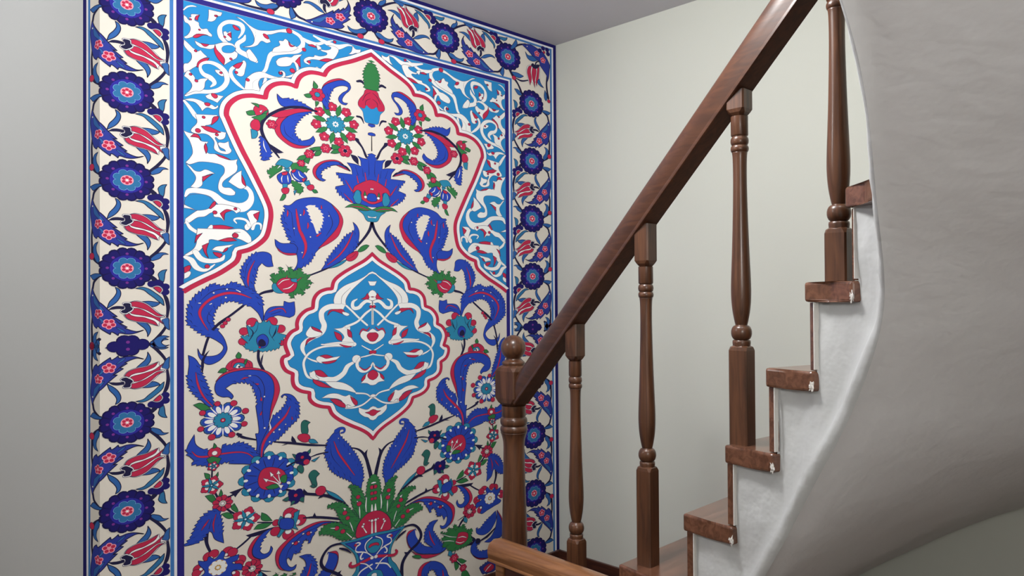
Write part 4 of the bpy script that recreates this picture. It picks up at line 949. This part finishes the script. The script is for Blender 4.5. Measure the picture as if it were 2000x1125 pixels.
# ------------------------------------------------------------------ printed wall mural
# The print is drawn flat in mural units (1 = 262 mm), each colour area a thin sheet, then laid on the wall;
# its left margin folds around the outside corner of the wall.
PAL = dict(w=(238, 238, 236), W=(236, 236, 238), C=(224, 217, 206), c=(188, 44, 78), b=(42, 72, 178), B=(42, 136, 198), k=(42, 136, 198),
           g=(52, 122, 70), h=(44, 104, 98), t=(46, 134, 170), n=(34, 32, 66), l=(44, 36, 66), p=(31, 26, 100), p2=(26, 22, 74),
           v=(118, 52, 140), b2=(48, 60, 148), t2=(50, 98, 164), h2=(50, 112, 160), e=(122, 170, 218), f=(238, 160, 176), o=(92, 84, 110),
           y=(196, 150, 70), S=(66, 120, 184), D=(44, 38, 122), q=(46, 42, 150))
OUT = dict(w=('o', .0055), c=('l', .0055), b=('l', .007), k=('o', .005), g=('l', .006), h=('l', .006), t=('l', .006), b2=('n', .010), t2=('n', .008), h2=('n', .008),
           n=None, B=None, C=None, l=None, W=None)
PALK = list(PAL)
MM = {}
for kk, c_ in PAL.items(): MM[kk] = mat('print_' + {'w': 'white', 'W': 'bright_white', 'C': 'cream', 'c': 'crimson', 'b': 'royal_blue', 'B': 'sky_blue', 'k': 'sky_blue_fill', 'g': 'green', 'h': 'dark_green', 't': 'teal', 'n': 'ink', 'l': 'line', 'p': 'violet_blue', 'p2': 'midnight', 'v': 'violet', 'b2': 'leaf_blue', 't2': 'steel_blue', 'h2': 'sea_blue', 'e': 'pale_blue', 'f': 'pink', 'o': 'grey_line', 'y': 'ochre', 'S': 'stripe_blue', 'D': 'frame_blue', 'q': 'iris'}[kk], srgb(*c_, .92), 0.8, spec=.15)

def smooth(pts, closed, n=5):
    """pts [(x, y, ..., flag)] -> dense samples with tooth flags; '*' marks a corner"""
    N = len(pts); out = []; m = len(pts[0]) - 1
    rng = range(N) if closed else range(N - 1)
    for i in rng:
        a, b = pts[i], pts[(i + 1) % N]
        pa = pts[(i - 1) % N] if closed or i > 0 else a
        pb = pts[(i + 2) % N] if closed or i < N - 2 else b
        L = math.hypot(b[0] - a[0], b[1] - a[1]) + 1e-9
        def tan(p, q, cor, x0, x1):
            if cor: return (x1[0] - x0[0]) / 3, (x1[1] - x0[1]) / 3
            tx, ty = q[0] - p[0], q[1] - p[1]; l = math.hypot(tx, ty) + 1e-9
            return tx / l * L / 3, ty / l * L / 3
        ta = tan(pa, b, '*' in a[-1], a, b); tb = tan(a, pb, '*' in b[-1], a, b)
        for j in range(n):
            t = j / n; u = 1 - t
            x = u ** 3 * a[0] + 3 * u * u * t * (a[0] + ta[0]) + 3 * u * t * t * (b[0] - tb[0]) + t ** 3 * b[0]
            y = u ** 3 * a[1] + 3 * u * u * t * (a[1] + ta[1]) + 3 * u * t * t * (b[1] - tb[1]) + t ** 3 * b[1]
            ex = tuple(a[c] * u + b[c] * t for c in range(2, m))
            out.append((x, y) + ex + ('^' in a[-1],))
    if not closed: out.append(tuple(pts[-1][:-1]) + (False,))
    return out
VEINS = None
def teeth(s, step=.046, amp=.019):
    N = len(s); A = sum(s[i][0] * s[(i + 1) % N][1] - s[(i + 1) % N][0] * s[i][1] for i in range(N)); sg = 1 if A > 0 else -1
    out = []; i = 0
    while i < N:
        if not s[i][-1]: out.append(s[i][:2]); i += 1; continue
        run = [s[i][:2]]
        while i < N and s[i][-1]: run.append(s[(i + 1) % N][:2]); i += 1
        L = sum(math.dist(run[j], run[j + 1]) for j in range(len(run) - 1)); n = max(1, round(L / step)); st = L / n
        def at(d_):
            for j in range(len(run) - 1):
                l = math.dist(run[j], run[j + 1])
                if d_ <= l or j == len(run) - 2:
                    t = min(1, d_ / (l + 1e-9)); a, b = run[j], run[j + 1]
                    return (a[0] + (b[0] - a[0]) * t, a[1] + (b[1] - a[1]) * t), ((b[0] - a[0]) / (l + 1e-9), (b[1] - a[1]) / (l + 1e-9))
                d_ -= l
        out.append(run[0])
        for j in range(n):
            am = amp * (.65 + .6 * abs(math.sin(j * 2.4 + N)))
            p, d = at(st * (j + .72)); out.append((p[0] + sg * d[1] * am, p[1] - sg * d[0] * am))
            if VEINS is not None and j % 2 == 0:
                p, d = at(st * (j + .9)); ln = .045 + .03 * abs(math.sin(j * 1.7)); VEINS.append(((p[0] - sg * d[1] * .004, p[1] + sg * d[0] * .004), (p[0] - sg * d[1] * ln * .5 - d[0] * ln * .35, p[1] + sg * d[0] * ln * .5 - d[1] * ln * .35), (p[0] - sg * d[1] * ln * .75 - d[0] * ln * .95, p[1] + sg * d[0] * ln * .75 - d[1] * ln * .95)))
            p, d = at(st * (j + .86)); out.append((p[0] - sg * d[1] * .002, p[1] + sg * d[0] * .002))
            if j < n - 1: out.append(at(st * (j + 1))[0])
    return out
def ribbon(s, w, closed):
    """quads along a path; w number or None for per-sample widths"""
    N = len(s); L, R = [], []
    for i in range(N):
        a = s[(i - 1) % N] if closed or i else s[i]; b = s[(i + 1) % N] if closed or i < N - 1 else s[i]
        dx, dy = b[0] - a[0], b[1] - a[1]; l = math.hypot(dx, dy) + 1e-9; hw = (w if w is not None else s[i][2]) / 2
        L.append((s[i][0] - dy / l * hw, s[i][1] + dx / l * hw)); R.append((s[i][0] + dy / l * hw, s[i][1] - dx / l * hw))
    return L, R

class Print:
    def __init__(self): self.v = []; self.f = []; self.m = []; self.boxes = []
    def layer(self, pts):
        x0 = min(p[0] for p in pts); x1 = max(p[0] for p in pts); y0 = min(p[1] for p in pts); y1 = max(p[1] for p in pts)
        L = 1
        for b in self.boxes:
            if b[4] >= L and b[0] < x1 and b[1] > x0 and b[2] < y1 and b[3] > y0: L = b[4] + 1
        self.boxes.append((x0, x1, y0, y1, L)); return L
    def poly(self, pts, col, L):
        if len(pts) < 3: return
        self.f_cdt(pts, col, L)
    def f_cdt(self, pts, col, L):
        q = []
        for p in pts:
            if not q or math.dist(p[:2], q[-1]) > 1e-5: q.append((p[0], p[1]))
        if len(q) > 2 and math.dist(q[0], q[-1]) < 1e-5: q.pop()
        if len(q) < 3: return
        vs, es, fs, _, _, _ = delaunay_2d_cdt([Vector(p) for p in q], [], [list(range(len(q)))], 1, 1e-6)
        base = len(self.v); self.v += [(p[0], p[1], L) for p in vs]
        for f in fs: self.f.append(tuple(base + i for i in f)); self.m.append(PALK.index(col))
    def strip(self, Lp, Rp, col, L, closed=False, skip=None):
        base = len(self.v); n = len(Lp); self.v += [(p[0], p[1], L) for p in Lp] + [(p[0], p[1], L) for p in Rp]
        for i in range(n if closed else n - 1):
            j = (i + 1) % n
            if skip and skip(i, j): continue
            self.f.append((base + i, base + j, base + n + j, base + n + i)); self.m.append(PALK.index(col))
    def fill(self, pts, col, out=True, axis=None):
        L = self.layer(pts); self.poly(pts, col, L); oc = OUT.get(col)
        if out and oc:
            a, b = ribbon(pts, oc[1], True)
            sk = (lambda i, j: pts[i][0] > axis and pts[j][0] > axis) if axis else None
            self.strip(a, b, oc[0], L + .5, True, sk)
    def circle(self, x, y, r, col, out=True, n=12, sx=1, rot=0, sy=1):
        c, s = math.cos(rot), math.sin(rot)
        self.fill([(x + c * math.cos(a) * r * sx - s * math.sin(a) * r * sy, y + s * math.cos(a) * r * sx + c * math.sin(a) * r * sy) for a in [2 * math.pi * i / n for i in range(n)]], col, out)
    def stroke(self, pts, col, cap=True, sharp=False):
        s = [tuple(p[:3]) for p in smooth(pts, False, 6)]
        L0 = self.layer([(p[0], p[1]) for p in s] + [(p[0] + p[2] / 2, p[1] + p[2] / 2) for p in s] + [(p[0] - p[2] / 2, p[1] - p[2] / 2) for p in s])
        oc = OUT.get(col)
        if oc and not sharp:
            a, b = ribbon([(p[0], p[1], p[2] + oc[1]) for p in s], None, False); self.poly(a + b[::-1], oc[0], L0)
            self.cap(s, oc[0], L0 + .12, oc[1]); L0 += .5
        a, b = ribbon(s, None, False); self.poly(a + b[::-1], col, L0)
        if not sharp: self.cap(s, col, L0 + .12, 0)
        else:
            for p, c in zip(pts, pts):
                if '*' in p[-1]: pass
    def cap(self, s, col, L, extra):
        for p in (s[0], s[-1]):
            r = (p[2] + extra) / 2
            if r > .004: self.poly([(p[0] + r * math.cos(a), p[1] + r * math.sin(a)) for a in [2 * math.pi * i / 10 for i in range(10)]], col, L)
    # ---- repeated flowers
    def rosette(self, x, y, R):
        k = R / .234; A = math.radians
        for col, rr, d in (('p2', .052, .188), ('p', .043, .180)):
            for i in range(8):
                for s_ in (-1, 1):
                    a = A(90 + 45 * i + 11.2 * s_); self.poly([(x + k * (d * math.cos(a) + rr * math.cos(q)), y + k * (d * math.sin(a) + rr * math.sin(q))) for q in [2 * math.pi * j / 12 for j in range(12)]], col, (2 if col == 'p2' else 3) + (.12 if s_ > 0 else 0))
            r0 = .19 if col == 'p2' else .18
            self.poly([(x + k * r0 * math.cos(q), y + k * r0 * math.sin(q)) for q in [2 * math.pi * j / 24 for j in range(24)]], col, 2.3 if col == 'p2' else 3.3)
        self.boxes.append((x - R, x + R, y - R, y + R, 3))
        for i in range(8):      # lines between petals
            a = A(90 + 45 * i + 22.5); self.poly([(x + k * (.13 * math.cos(a - .01)), y + k * .13 * math.sin(a - .01)), (x + k * .21 * math.cos(a - .035), y + k * .21 * math.sin(a - .035)), (x + k * .21 * math.cos(a + .035), y + k * .21 * math.sin(a + .035))], 'p2', 4)
        self.poly([(x + k * .145 * math.cos(q), y + k * .145 * math.sin(q)) for q in [2 * math.pi * j / 24 for j in range(24)]], 'q', 3.6)
        for i in range(8):
            a = A(90 + 45 * i); self.poly([(x + k * (.164 * math.cos(a) + .014 * math.cos(q)), y + k * (.164 * math.sin(a) + .014 * math.sin(q))) for q in [2 * math.pi * j / 8 for j in range(8)]], 'v', 4)
        for i in range(8):
            a = A(22.5 + 45 * i); ca, sa = math.cos(a), math.sin(a)
            for col, g, L in (('e', .0035, 5 + .2 * (i % 2)), ('h2', 0, 6 + .2 * (i % 2))):
                P = []
                for q in [2 * math.pi * j / 14 for j in range(14)]:
                    u = .078 + (.043 + g) * math.cos(q); v = (.034 + g) * math.sin(q) * (1 + .25 * math.cos(q)); P.append((x + k * (ca * u - sa * v), y + k * (sa * u + ca * v)))
                self.poly(P, col, L)
        self.poly([(x + k * .056 * math.cos(q), y + k * .056 * math.sin(q)) for q in [2 * math.pi * j / 16 for j in range(16)]], 'f', 7)
        for i in range(6):
            a = A(30 + 60 * i); self.poly([(x + k * (.032 * math.cos(a) + .0165 * math.cos(q)), y + k * (.032 * math.sin(a) + .0165 * math.sin(q))) for q in [2 * math.pi * j / 8 for j in range(8)]], 'c', 8)
        self.poly([(x + k * .011 * math.cos(q), y + k * .011 * math.sin(q)) for q in [2 * math.pi * j / 8 for j in range(8)]], 'w', 9)
        self.boxes.append((x - R, x + R, y - R, y + R, 9))
    def petals(self, x, y, n, d, r, col, sx=1.0, a0=0, out=True):
        for i in range(n):
            a = a0 + 2 * math.pi * i / n; self.circle(x + d * math.cos(a), y + d * math.sin(a), r, col, out, 10, sx, a)
    def flower(self, kind, x, y, R):
        if kind == 'F':
            self.petals(x, y, 5, R * .55, R * .44, 'f', 1, 1.57, False); self.petals(x, y, 5, R * .55, R * .30, 'c', 1, 1.57, False); self.circle(x, y, R * .16, 'f', False, 8)
        elif kind == 'Q':
            self.petals(x, y, 6, R * .62, R * .42, 'c'); self.circle(x, y, R * .62, 'c', False); self.petals(x, y, 5, R * .30, R * .09, 'f', 1, .3, False)
        elif kind == 'G':
            self.petals(x, y, 8, R * .56, R * .22, 'w', 1.2, .39, False)
            for i in range(8):
                a = math.radians(22.5 + 45 * i + 10); c, s = math.cos(a), math.sin(a)
                P = [(x + R * (c * u - s * v), y + R * (s * u + c * v)) for u, v in ((.36, 0), (.5, .10), (.7, .12), (.95, 0), (.7, -.11), (.5, -.09))]; self.fill(P, 'g')
            for i in range(8):
                a = math.radians(45 * i + 10); fx, fy = x + .78 * R * math.cos(a), y + .78 * R * math.sin(a)
                self.petals(fx, fy, 5, R * .11, R * .105, 'c', 1, a); self.circle(fx, fy, R * .13, 'c', False); self.circle(fx, fy, R * .04, 'f', False, 6)
            self.petals(x, y, 12, R * .30, R * .085, 't', 1.2); self.circle(x, y, R * .30, 't', False); self.petals(x, y, 8, R * .09, R * .03, 'w', 1.5, 0, False)
        elif kind == 'D':
            self.petals(x, y, 10, R * .80, R * .24, 't2', 1); self.petals(x, y, 10, R * .66, R * .22, 'b', 1.4, 0, False)
            for i in range(10):
                a = 2 * math.pi * i / 10; self.circle(x + .62 * R * math.cos(a), y + .62 * R * math.sin(a), R * .12, 'w', False, 10, 2.0, a)
                a += math.pi / 10; self.circle(x + .66 * R * math.cos(a), y + .66 * R * math.sin(a), R * .035, 'w', False, 8, 7, a)
            self.petals(x, y, 12, R * .36, R * .10, 't'); self.circle(x, y, R * .38, 't', False); self.circle(x, y, R * .12, 'c'); self.circle(x, y, R * .04, 'w', False, 6)
        elif kind == 'P':
            for i in range(5): a = 1.2 + 2 * math.pi * i / 5; self.petals(x + .66 * R * math.cos(a), y + .66 * R * math.sin(a), 4, R * .17, R * .2, 'c', 1, a); self.circle(x + .66 * R * math.cos(a), y + .66 * R * math.sin(a), R * .25, 'c', False)
            self.petals(x, y, 5, R * .42, R * .2, 'w', 1, 1.2, False)
            for i in range(5):
                a = 1.2 + math.pi / 5 + 2 * math.pi * i / 5; c, s = math.cos(a), math.sin(a)
                self.fill([(x + R * (c * u - s * v), y + R * (s * u + c * v)) for u, v in ((0, .08), (.4, .14), (.85, 0), (.4, -.14), (0, -.08))], 't')
            self.circle(x, y, R * .14, 't'); self.circle(x, y, R * .06, 'w', False, 6)
        elif kind == 'Z':
            self.petals(x, y, 9, R * .66, R * .30, 'c', 1.1)
            for i in range(9): a = math.pi / 9 + 2 * math.pi * i / 9; self.circle(x + .45 * R * math.cos(a), y + .45 * R * math.sin(a), R * .02, 'l', False, 6, 14, a)
            self.circle(x, y, R * .18, 'w')
        elif kind == 'V':
            self.circle(x, y, R, 'y', False); self.petals(x, y, 9, R * .68, R * .28, 'w', 1.3, 0, False); self.circle(x, y, R * .2, 'w', False)
        elif kind == 'T':
            self.petals(x, y, 12, R * .84, R * .20, 't', 1.1); self.petals(x, y, 12, R * .62, R * .22, 'b', 1.3, .26); self.circle(x, y, R * .7, 'b', False)
            self.petals(x, y, 12, R * .80, R * .055, 'w', 1.4, 0, False)
            for i in range(12): a = .26 + math.pi / 6 * i; self.circle(x + .6 * R * math.cos(a), y + .6 * R * math.sin(a), R * .014, 'l', False, 6, 16, a)
    def draw(self, text, tf=None, k=1.0, axis=None):
        global VEINS
        tf = tf or (lambda x, y: (x, y))
        for ln in text.strip().split('\n'):
            t = ln.split()
            if not t: continue
            col, kind = t[:2]; P = []
            for w in t[2:]:
                fl = ''.join(ch for ch in w if ch in '*^'); nm = [float(a) / 1000 for a in w.rstrip('*^').split(',')]
                x, y = tf(nm[0], nm[1]); P.append((x, y) + tuple(a * k for a in nm[2:]) + (fl,))
            if kind == 'f':
                s = smooth(P, True); VEINS = [] if col in 'bg' and len(P) > 7 else None
                s = teeth(s) if any(q[-1] for q in s) else [q[:2] for q in s]
                if axis: s = [(AX if q[0] > axis else q[0], q[1]) for q in s]
                self.fill(s, col, True, axis)
                if VEINS:
                    for a, b, c in VEINS:
                        if axis and max(a[0], b[0], c[0]) > axis: continue
                        w = .0042; self.poly([a, (b[0] + w * .6, b[1] + w * .6), c, (b[0] - w * .6, b[1] - w * .6)], 'n' if col == 'b' else 'l', self.boxes[-1][4] + .7)
            elif kind[0] == 's': self.stroke(P, col, sharp=len(kind) > 1)
            elif kind == 'c':
                for p in P: self.circle(p[0], p[1], p[2], col, n=10 if p[2] < .03 else 16)
            elif kind == 'r':
                for p in P:
                    if p[2] > .015: self.flower(col if col != 'R' else 'Q', p[0], p[1], p[2])

UL, UA = .635, 3.302; AX = (UA - UL) / KU; DZ = .000035
def on_wall(u, v, L):
    """mural units -> world; left of the wall corner the print turns onto the side wall"""
    h = .0006 + L * DZ; x = .7836 + u * S
    if x >= XC - 1e-6: return Vector((x, YM - h, V0 + v * S)) if x > XC + 1e-4 else Vector((XC - h * .6, YM - h, V0 + v * S))
    p = Vector((XC, YM, V0 + v * S)) + EL * (XC - x) + NL * h; return p
mural = empty('wall_mural', (XC, YM - .001, 0), 'tall printed floral tile mural in blue, white and crimson covering the end wall', 'mural')
minv = Matrix.Translation((-XC, -(YM - .001), 0))
UCR = (XC - .7836) / S
def build(name, pr, maps, label=None, cut=False):
    bm = bmesh.new()
    for mp in maps:
        vs = [bm.verts.new((*mp(x, y), L)) for x, y, L in pr.v]
        for f, m_ in zip(pr.f, pr.m):
            try: fc = bm.faces.new([vs[i] for i in f]); fc.material_index = m_
            except ValueError: pass
    if cut:
        bmesh.ops.bisect_plane(bm, geom=bm.verts[:] + bm.edges[:] + bm.faces[:], plane_co=(UCR, 0, 0), plane_no=(1, 0, 0), dist=1e-5)
    for v in bm.verts: v.co = on_wall(*v.co)
    want = Vector((0, -1, 0))
    for f in bm.faces:
        f.normal_update()
        if f.normal.dot(want) < 0 and (f.normal.dot(NL) < .0): f.normal_flip()
    used = sorted({f.material_index for f in bm.faces}); rm = {a: i for i, a in enumerate(used)}
    for f in bm.faces: f.material_index = rm[f.material_index]
    me = bpy.data.meshes.new(name); bm.to_mesh(me); bm.free()
    for a in used: me.materials.append(MM[PALK[a]])
    o = link(name, me); o.parent = mural; o.matrix_parent_inverse = minv
    if label: o['label'] = label
    return o
def rect(pr, x0, x1, y0, y1, col, L, n=1):
    for i in range(n):
        a, b = x0 + (x1 - x0) * i / n, x0 + (x1 - x0) * (i + 1) / n; pr.poly([(a, y0), (b, y0), (b, y1), (a, y1)], col, L)
VB, VT, VC = -4.05, 5.075, 5.03
idm = lambda x, y: (x, y)
# ground paper with its ruled stripes
g = Print(); LO, RO = -.645, 7.2456
rect(g, LO, RO, VB, VC, 'C', 0)
def frame(l, r, b, t, wd, col, L, jag=False):
    ky = 1 / KU * .98
    rect(g, l, l + wd, b, t, col, L); rect(g, r - wd, r, b, t, col, L)
    rect(g, l, r, t - wd * ky, t, col, L + .2)
frame(-.645, RO, VB, VC, .075, 'p', 1)
frame(-.53, RO - .115, VB, VC - .09, .045, 'S', 1)
frame(-.57, RO - .075, VB, VC - .059, .04, 'W', 1.4)
frame(.475, 6.604 - .475, VB, 4.222, .044, 'S', 2)
frame(.519, 6.604 - .519, VB, 4.187, .033, 'W', 2.4)
frame(.552, 6.604 - .552, VB, 4.161, .083, 'D', 3)
build('paper_ground', g, [idm], 'cream paper with ruled blue and white stripes', cut=True)
# border columns and top row
A_ = .8733
def unit_up(p): p.draw(UNIT)
uu = Print(); uu.rosette(0, 0, .234); uu.boxes = []
ut = Print(); ut.draw(UNIT)
ce = Print(); ce.draw(CENTRE)
co = Print(); co.draw(CORNER)
def lift(pr, d):
    q = Print(); q.v = [(x, y, L + d) for x, y, L in pr.v]; q.f = pr.f; q.m = pr.m; return q
ut = lift(ut, 4); uu = lift(uu, 26); ce = lift(ce, 24); co = lift(co, 30)
def col_maps(side):
    mu, mt, mc = [], [], []
    cx = (lambda x: x * KU) if side < 0 else (lambda x: 6.604 - x * KU)
    for k in range(4):
        for sg in (1, -1):
            v = sg * (A_ + k); mu.append(lambda x, y, v=v: (cx(x), v + y)); mt.append(lambda x, y, v=v, sg=sg: (cx(x), v - sg * y))
    mc.append(lambda x, y: (cx(x), .829 * 0 + (A_ - y)))
    return mu, mt, mc
rowv = 4.572
def row_maps():
    mu, mt = [], []
    for uR in (4.672, 6.04):
        for mir in (0, 1):
            f = (lambda u: 6.604 - u) if mir else (lambda u: u)
            mu.append(lambda x, y, uR=uR, f=f: (f(uR + x * KU), rowv + y * .97))
            mt.append(lambda x, y, uR=uR, f=f: (f(uR - y * 1.372), rowv + x * .93))
    mu.append(lambda x, y: (3.302 + x * KU, rowv + y * .97)); return mu, mt
for side in (-1, 1):
    mu, mt, mc = col_maps(side)
    for nm, pr, mp, lb in (('border_vine', ut, mt, 'border vine with crimson tulips'), ('border_rosette', uu, mu, 'midnight blue border rosettes'), ('border_knot', ce, mc, 'four-lobed midnight blue flower')):
        for q_ in (mp if nm == 'border_rosette' else [mp]): build(nm, pr, q_ if isinstance(q_, list) else [q_], None, cut=side < 0)
mu, mt = row_maps()
build('border_vine', ut, mt); 
for q_ in mu: build('border_rosette', uu, [q_])
for q_ in (lambda x, y: (6.604 - x * KU, y), lambda x, y: (x * KU, y)): build('border_corner', co, [q_], cut=True)
# field: sky spandrels behind the cream arch
inner = [lambda x, y: (UL + x * KU, y), lambda x, y: (6.604 - UL - x * KU, y)]
f0 = Print(); rect(f0, 0, AX, -.6, 4.095, 'B', 4)
build('spandrel_ground', f0, inner, 'sky blue corner fields')
sp = Print(); sp.boxes = [(-9, 9, -9, 9, 4)]; sp.draw(SPANDREL)
top = max(v[2] for v in sp.v)
for q_ in inner: build('spandrel_scrolls', sp, [q_], 'white scrolling vines on sky blue')
def path(txt):
    P = []
    for w in txt.split():
        fl = ''.join(ch for ch in w if ch in '*^'); a, b = w.rstrip('*^').split(','); P.append((float(a) / 1000, float(b) / 1000, fl))
    return P
def offset_line(P, d):
    s = [q[:2] for q in smooth(P, False, 8)]; N = len(s); out = []
    for i in range(N):
        a, b = s[max(0, i - 1)], s[min(N - 1, i + 1)]; dx, dy = b[0] - a[0], b[1] - a[1]; l = math.hypot(dx, dy) + 1e-9
        out.append((s[i][0] + dy / l * d, s[i][1] - dx / l * d))
    # drop loops formed at the cusps
    res = [out[0]]; i = 1
    while i < N:
        hit = None
        for j in range(min(N - 1, i + 26), i + 1, -1):
            x1, y1 = out[i - 1]; x2, y2 = out[i]; x3, y3 = out[j - 1]; x4, y4 = out[j]
            den = (x1 - x2) * (y3 - y4) - (y1 - y2) * (x3 - x4)
            if abs(den) < 1e-12: continue
            t = ((x1 - x3) * (y3 - y4) - (y1 - y3) * (x3 - x4)) / den; u = -((x1 - x2) * (y1 - y3) - (y1 - y2) * (x1 - x3)) / den
            if 0 <= t <= 1 and 0 <= u <= 1: hit = (j, (x1 + t * (x2 - x1), y1 + t * (y2 - y1))); break
        if hit: res.append(hit[1]); i = hit[0]
        else: res.append(out[i]); i += 1
    # keep the run between the axis crossings
    i0 = 0
    for i in range(len(res) // 3):
        if res[i][0] > AX: i0 = i + 1
    i1 = len(res)
    for i in range(len(res) - 1, 2 * len(res) // 3, -1):
        if res[i][0] > AX: i1 = i
    return res[i0:i1]
ar = Print(); P = path(ARCH); T0 = top + 1
bottom = [(0, VB), (AX, VB)]
for d, col, L in ((.077, 'l', 0), (.072, 'W', 1), (.030, 'l', 1.5), (.026, 'c', 2), (-.026, 'C', 3)):
    ln_ = offset_line(P, d)
    apex = ln_[0]; ln_ = [(AX, apex[1] + (AX - apex[0]) * .6)] + ln_
    ar.poly(ln_ + [(0, ln_[-1][1] - (0 - ln_[-1][0]) * .5)] + bottom, col, T0 + L)
build('arch', ar, inner, 'crimson edged cusped arch around the cream field')
fl = Print(); fl.boxes = [(-9, 9, -9, 9, int(T0 + 4))]; fl.draw(FLOWERS, axis=AX * .982)
build('flower_sprays', fl, inner, 'blue, crimson and green flower sprays')
md = Print(); MP = path(MEDAL); tb = int(T0 + 6)
for d, col, L in ((.022, 'l', -.5), (.019, 'c', 0), (-.024, 'W', 1), (-.066, 'l', 1.5), (-.071, 'B', 2)):
    ln_ = offset_line(MP, d)
    md.poly([(AX, ln_[0][1] + (AX - ln_[0][0]) * .9)] + ln_ + [(AX, ln_[-1][1] - (AX - ln_[-1][0]) * .9)], col, tb + 8 + L)
md.boxes = [(-9, 9, -9, 9, tb + 11)]; md.draw(MEDALLION, axis=AX * .985)
build('medallion', md, inner, 'sky blue medallion with white knotwork')
vp = Print(); vp.boxes = [(-9, 9, -9, 9, int(max(v[2] for v in fl.v)) + 1)]; vp.draw(VASE, axis=AX * .985)
build('vase', vp, inner, 'blue vase holding green leaves')
print('LAYERS', top, max(v[2] for v in fl.v), max(v[2] for v in md.v), max(v[2] for v in vp.v), max(v[2] for v in ut.v), 'faces', sum(len(o.data.polygons) for o in mural.children))
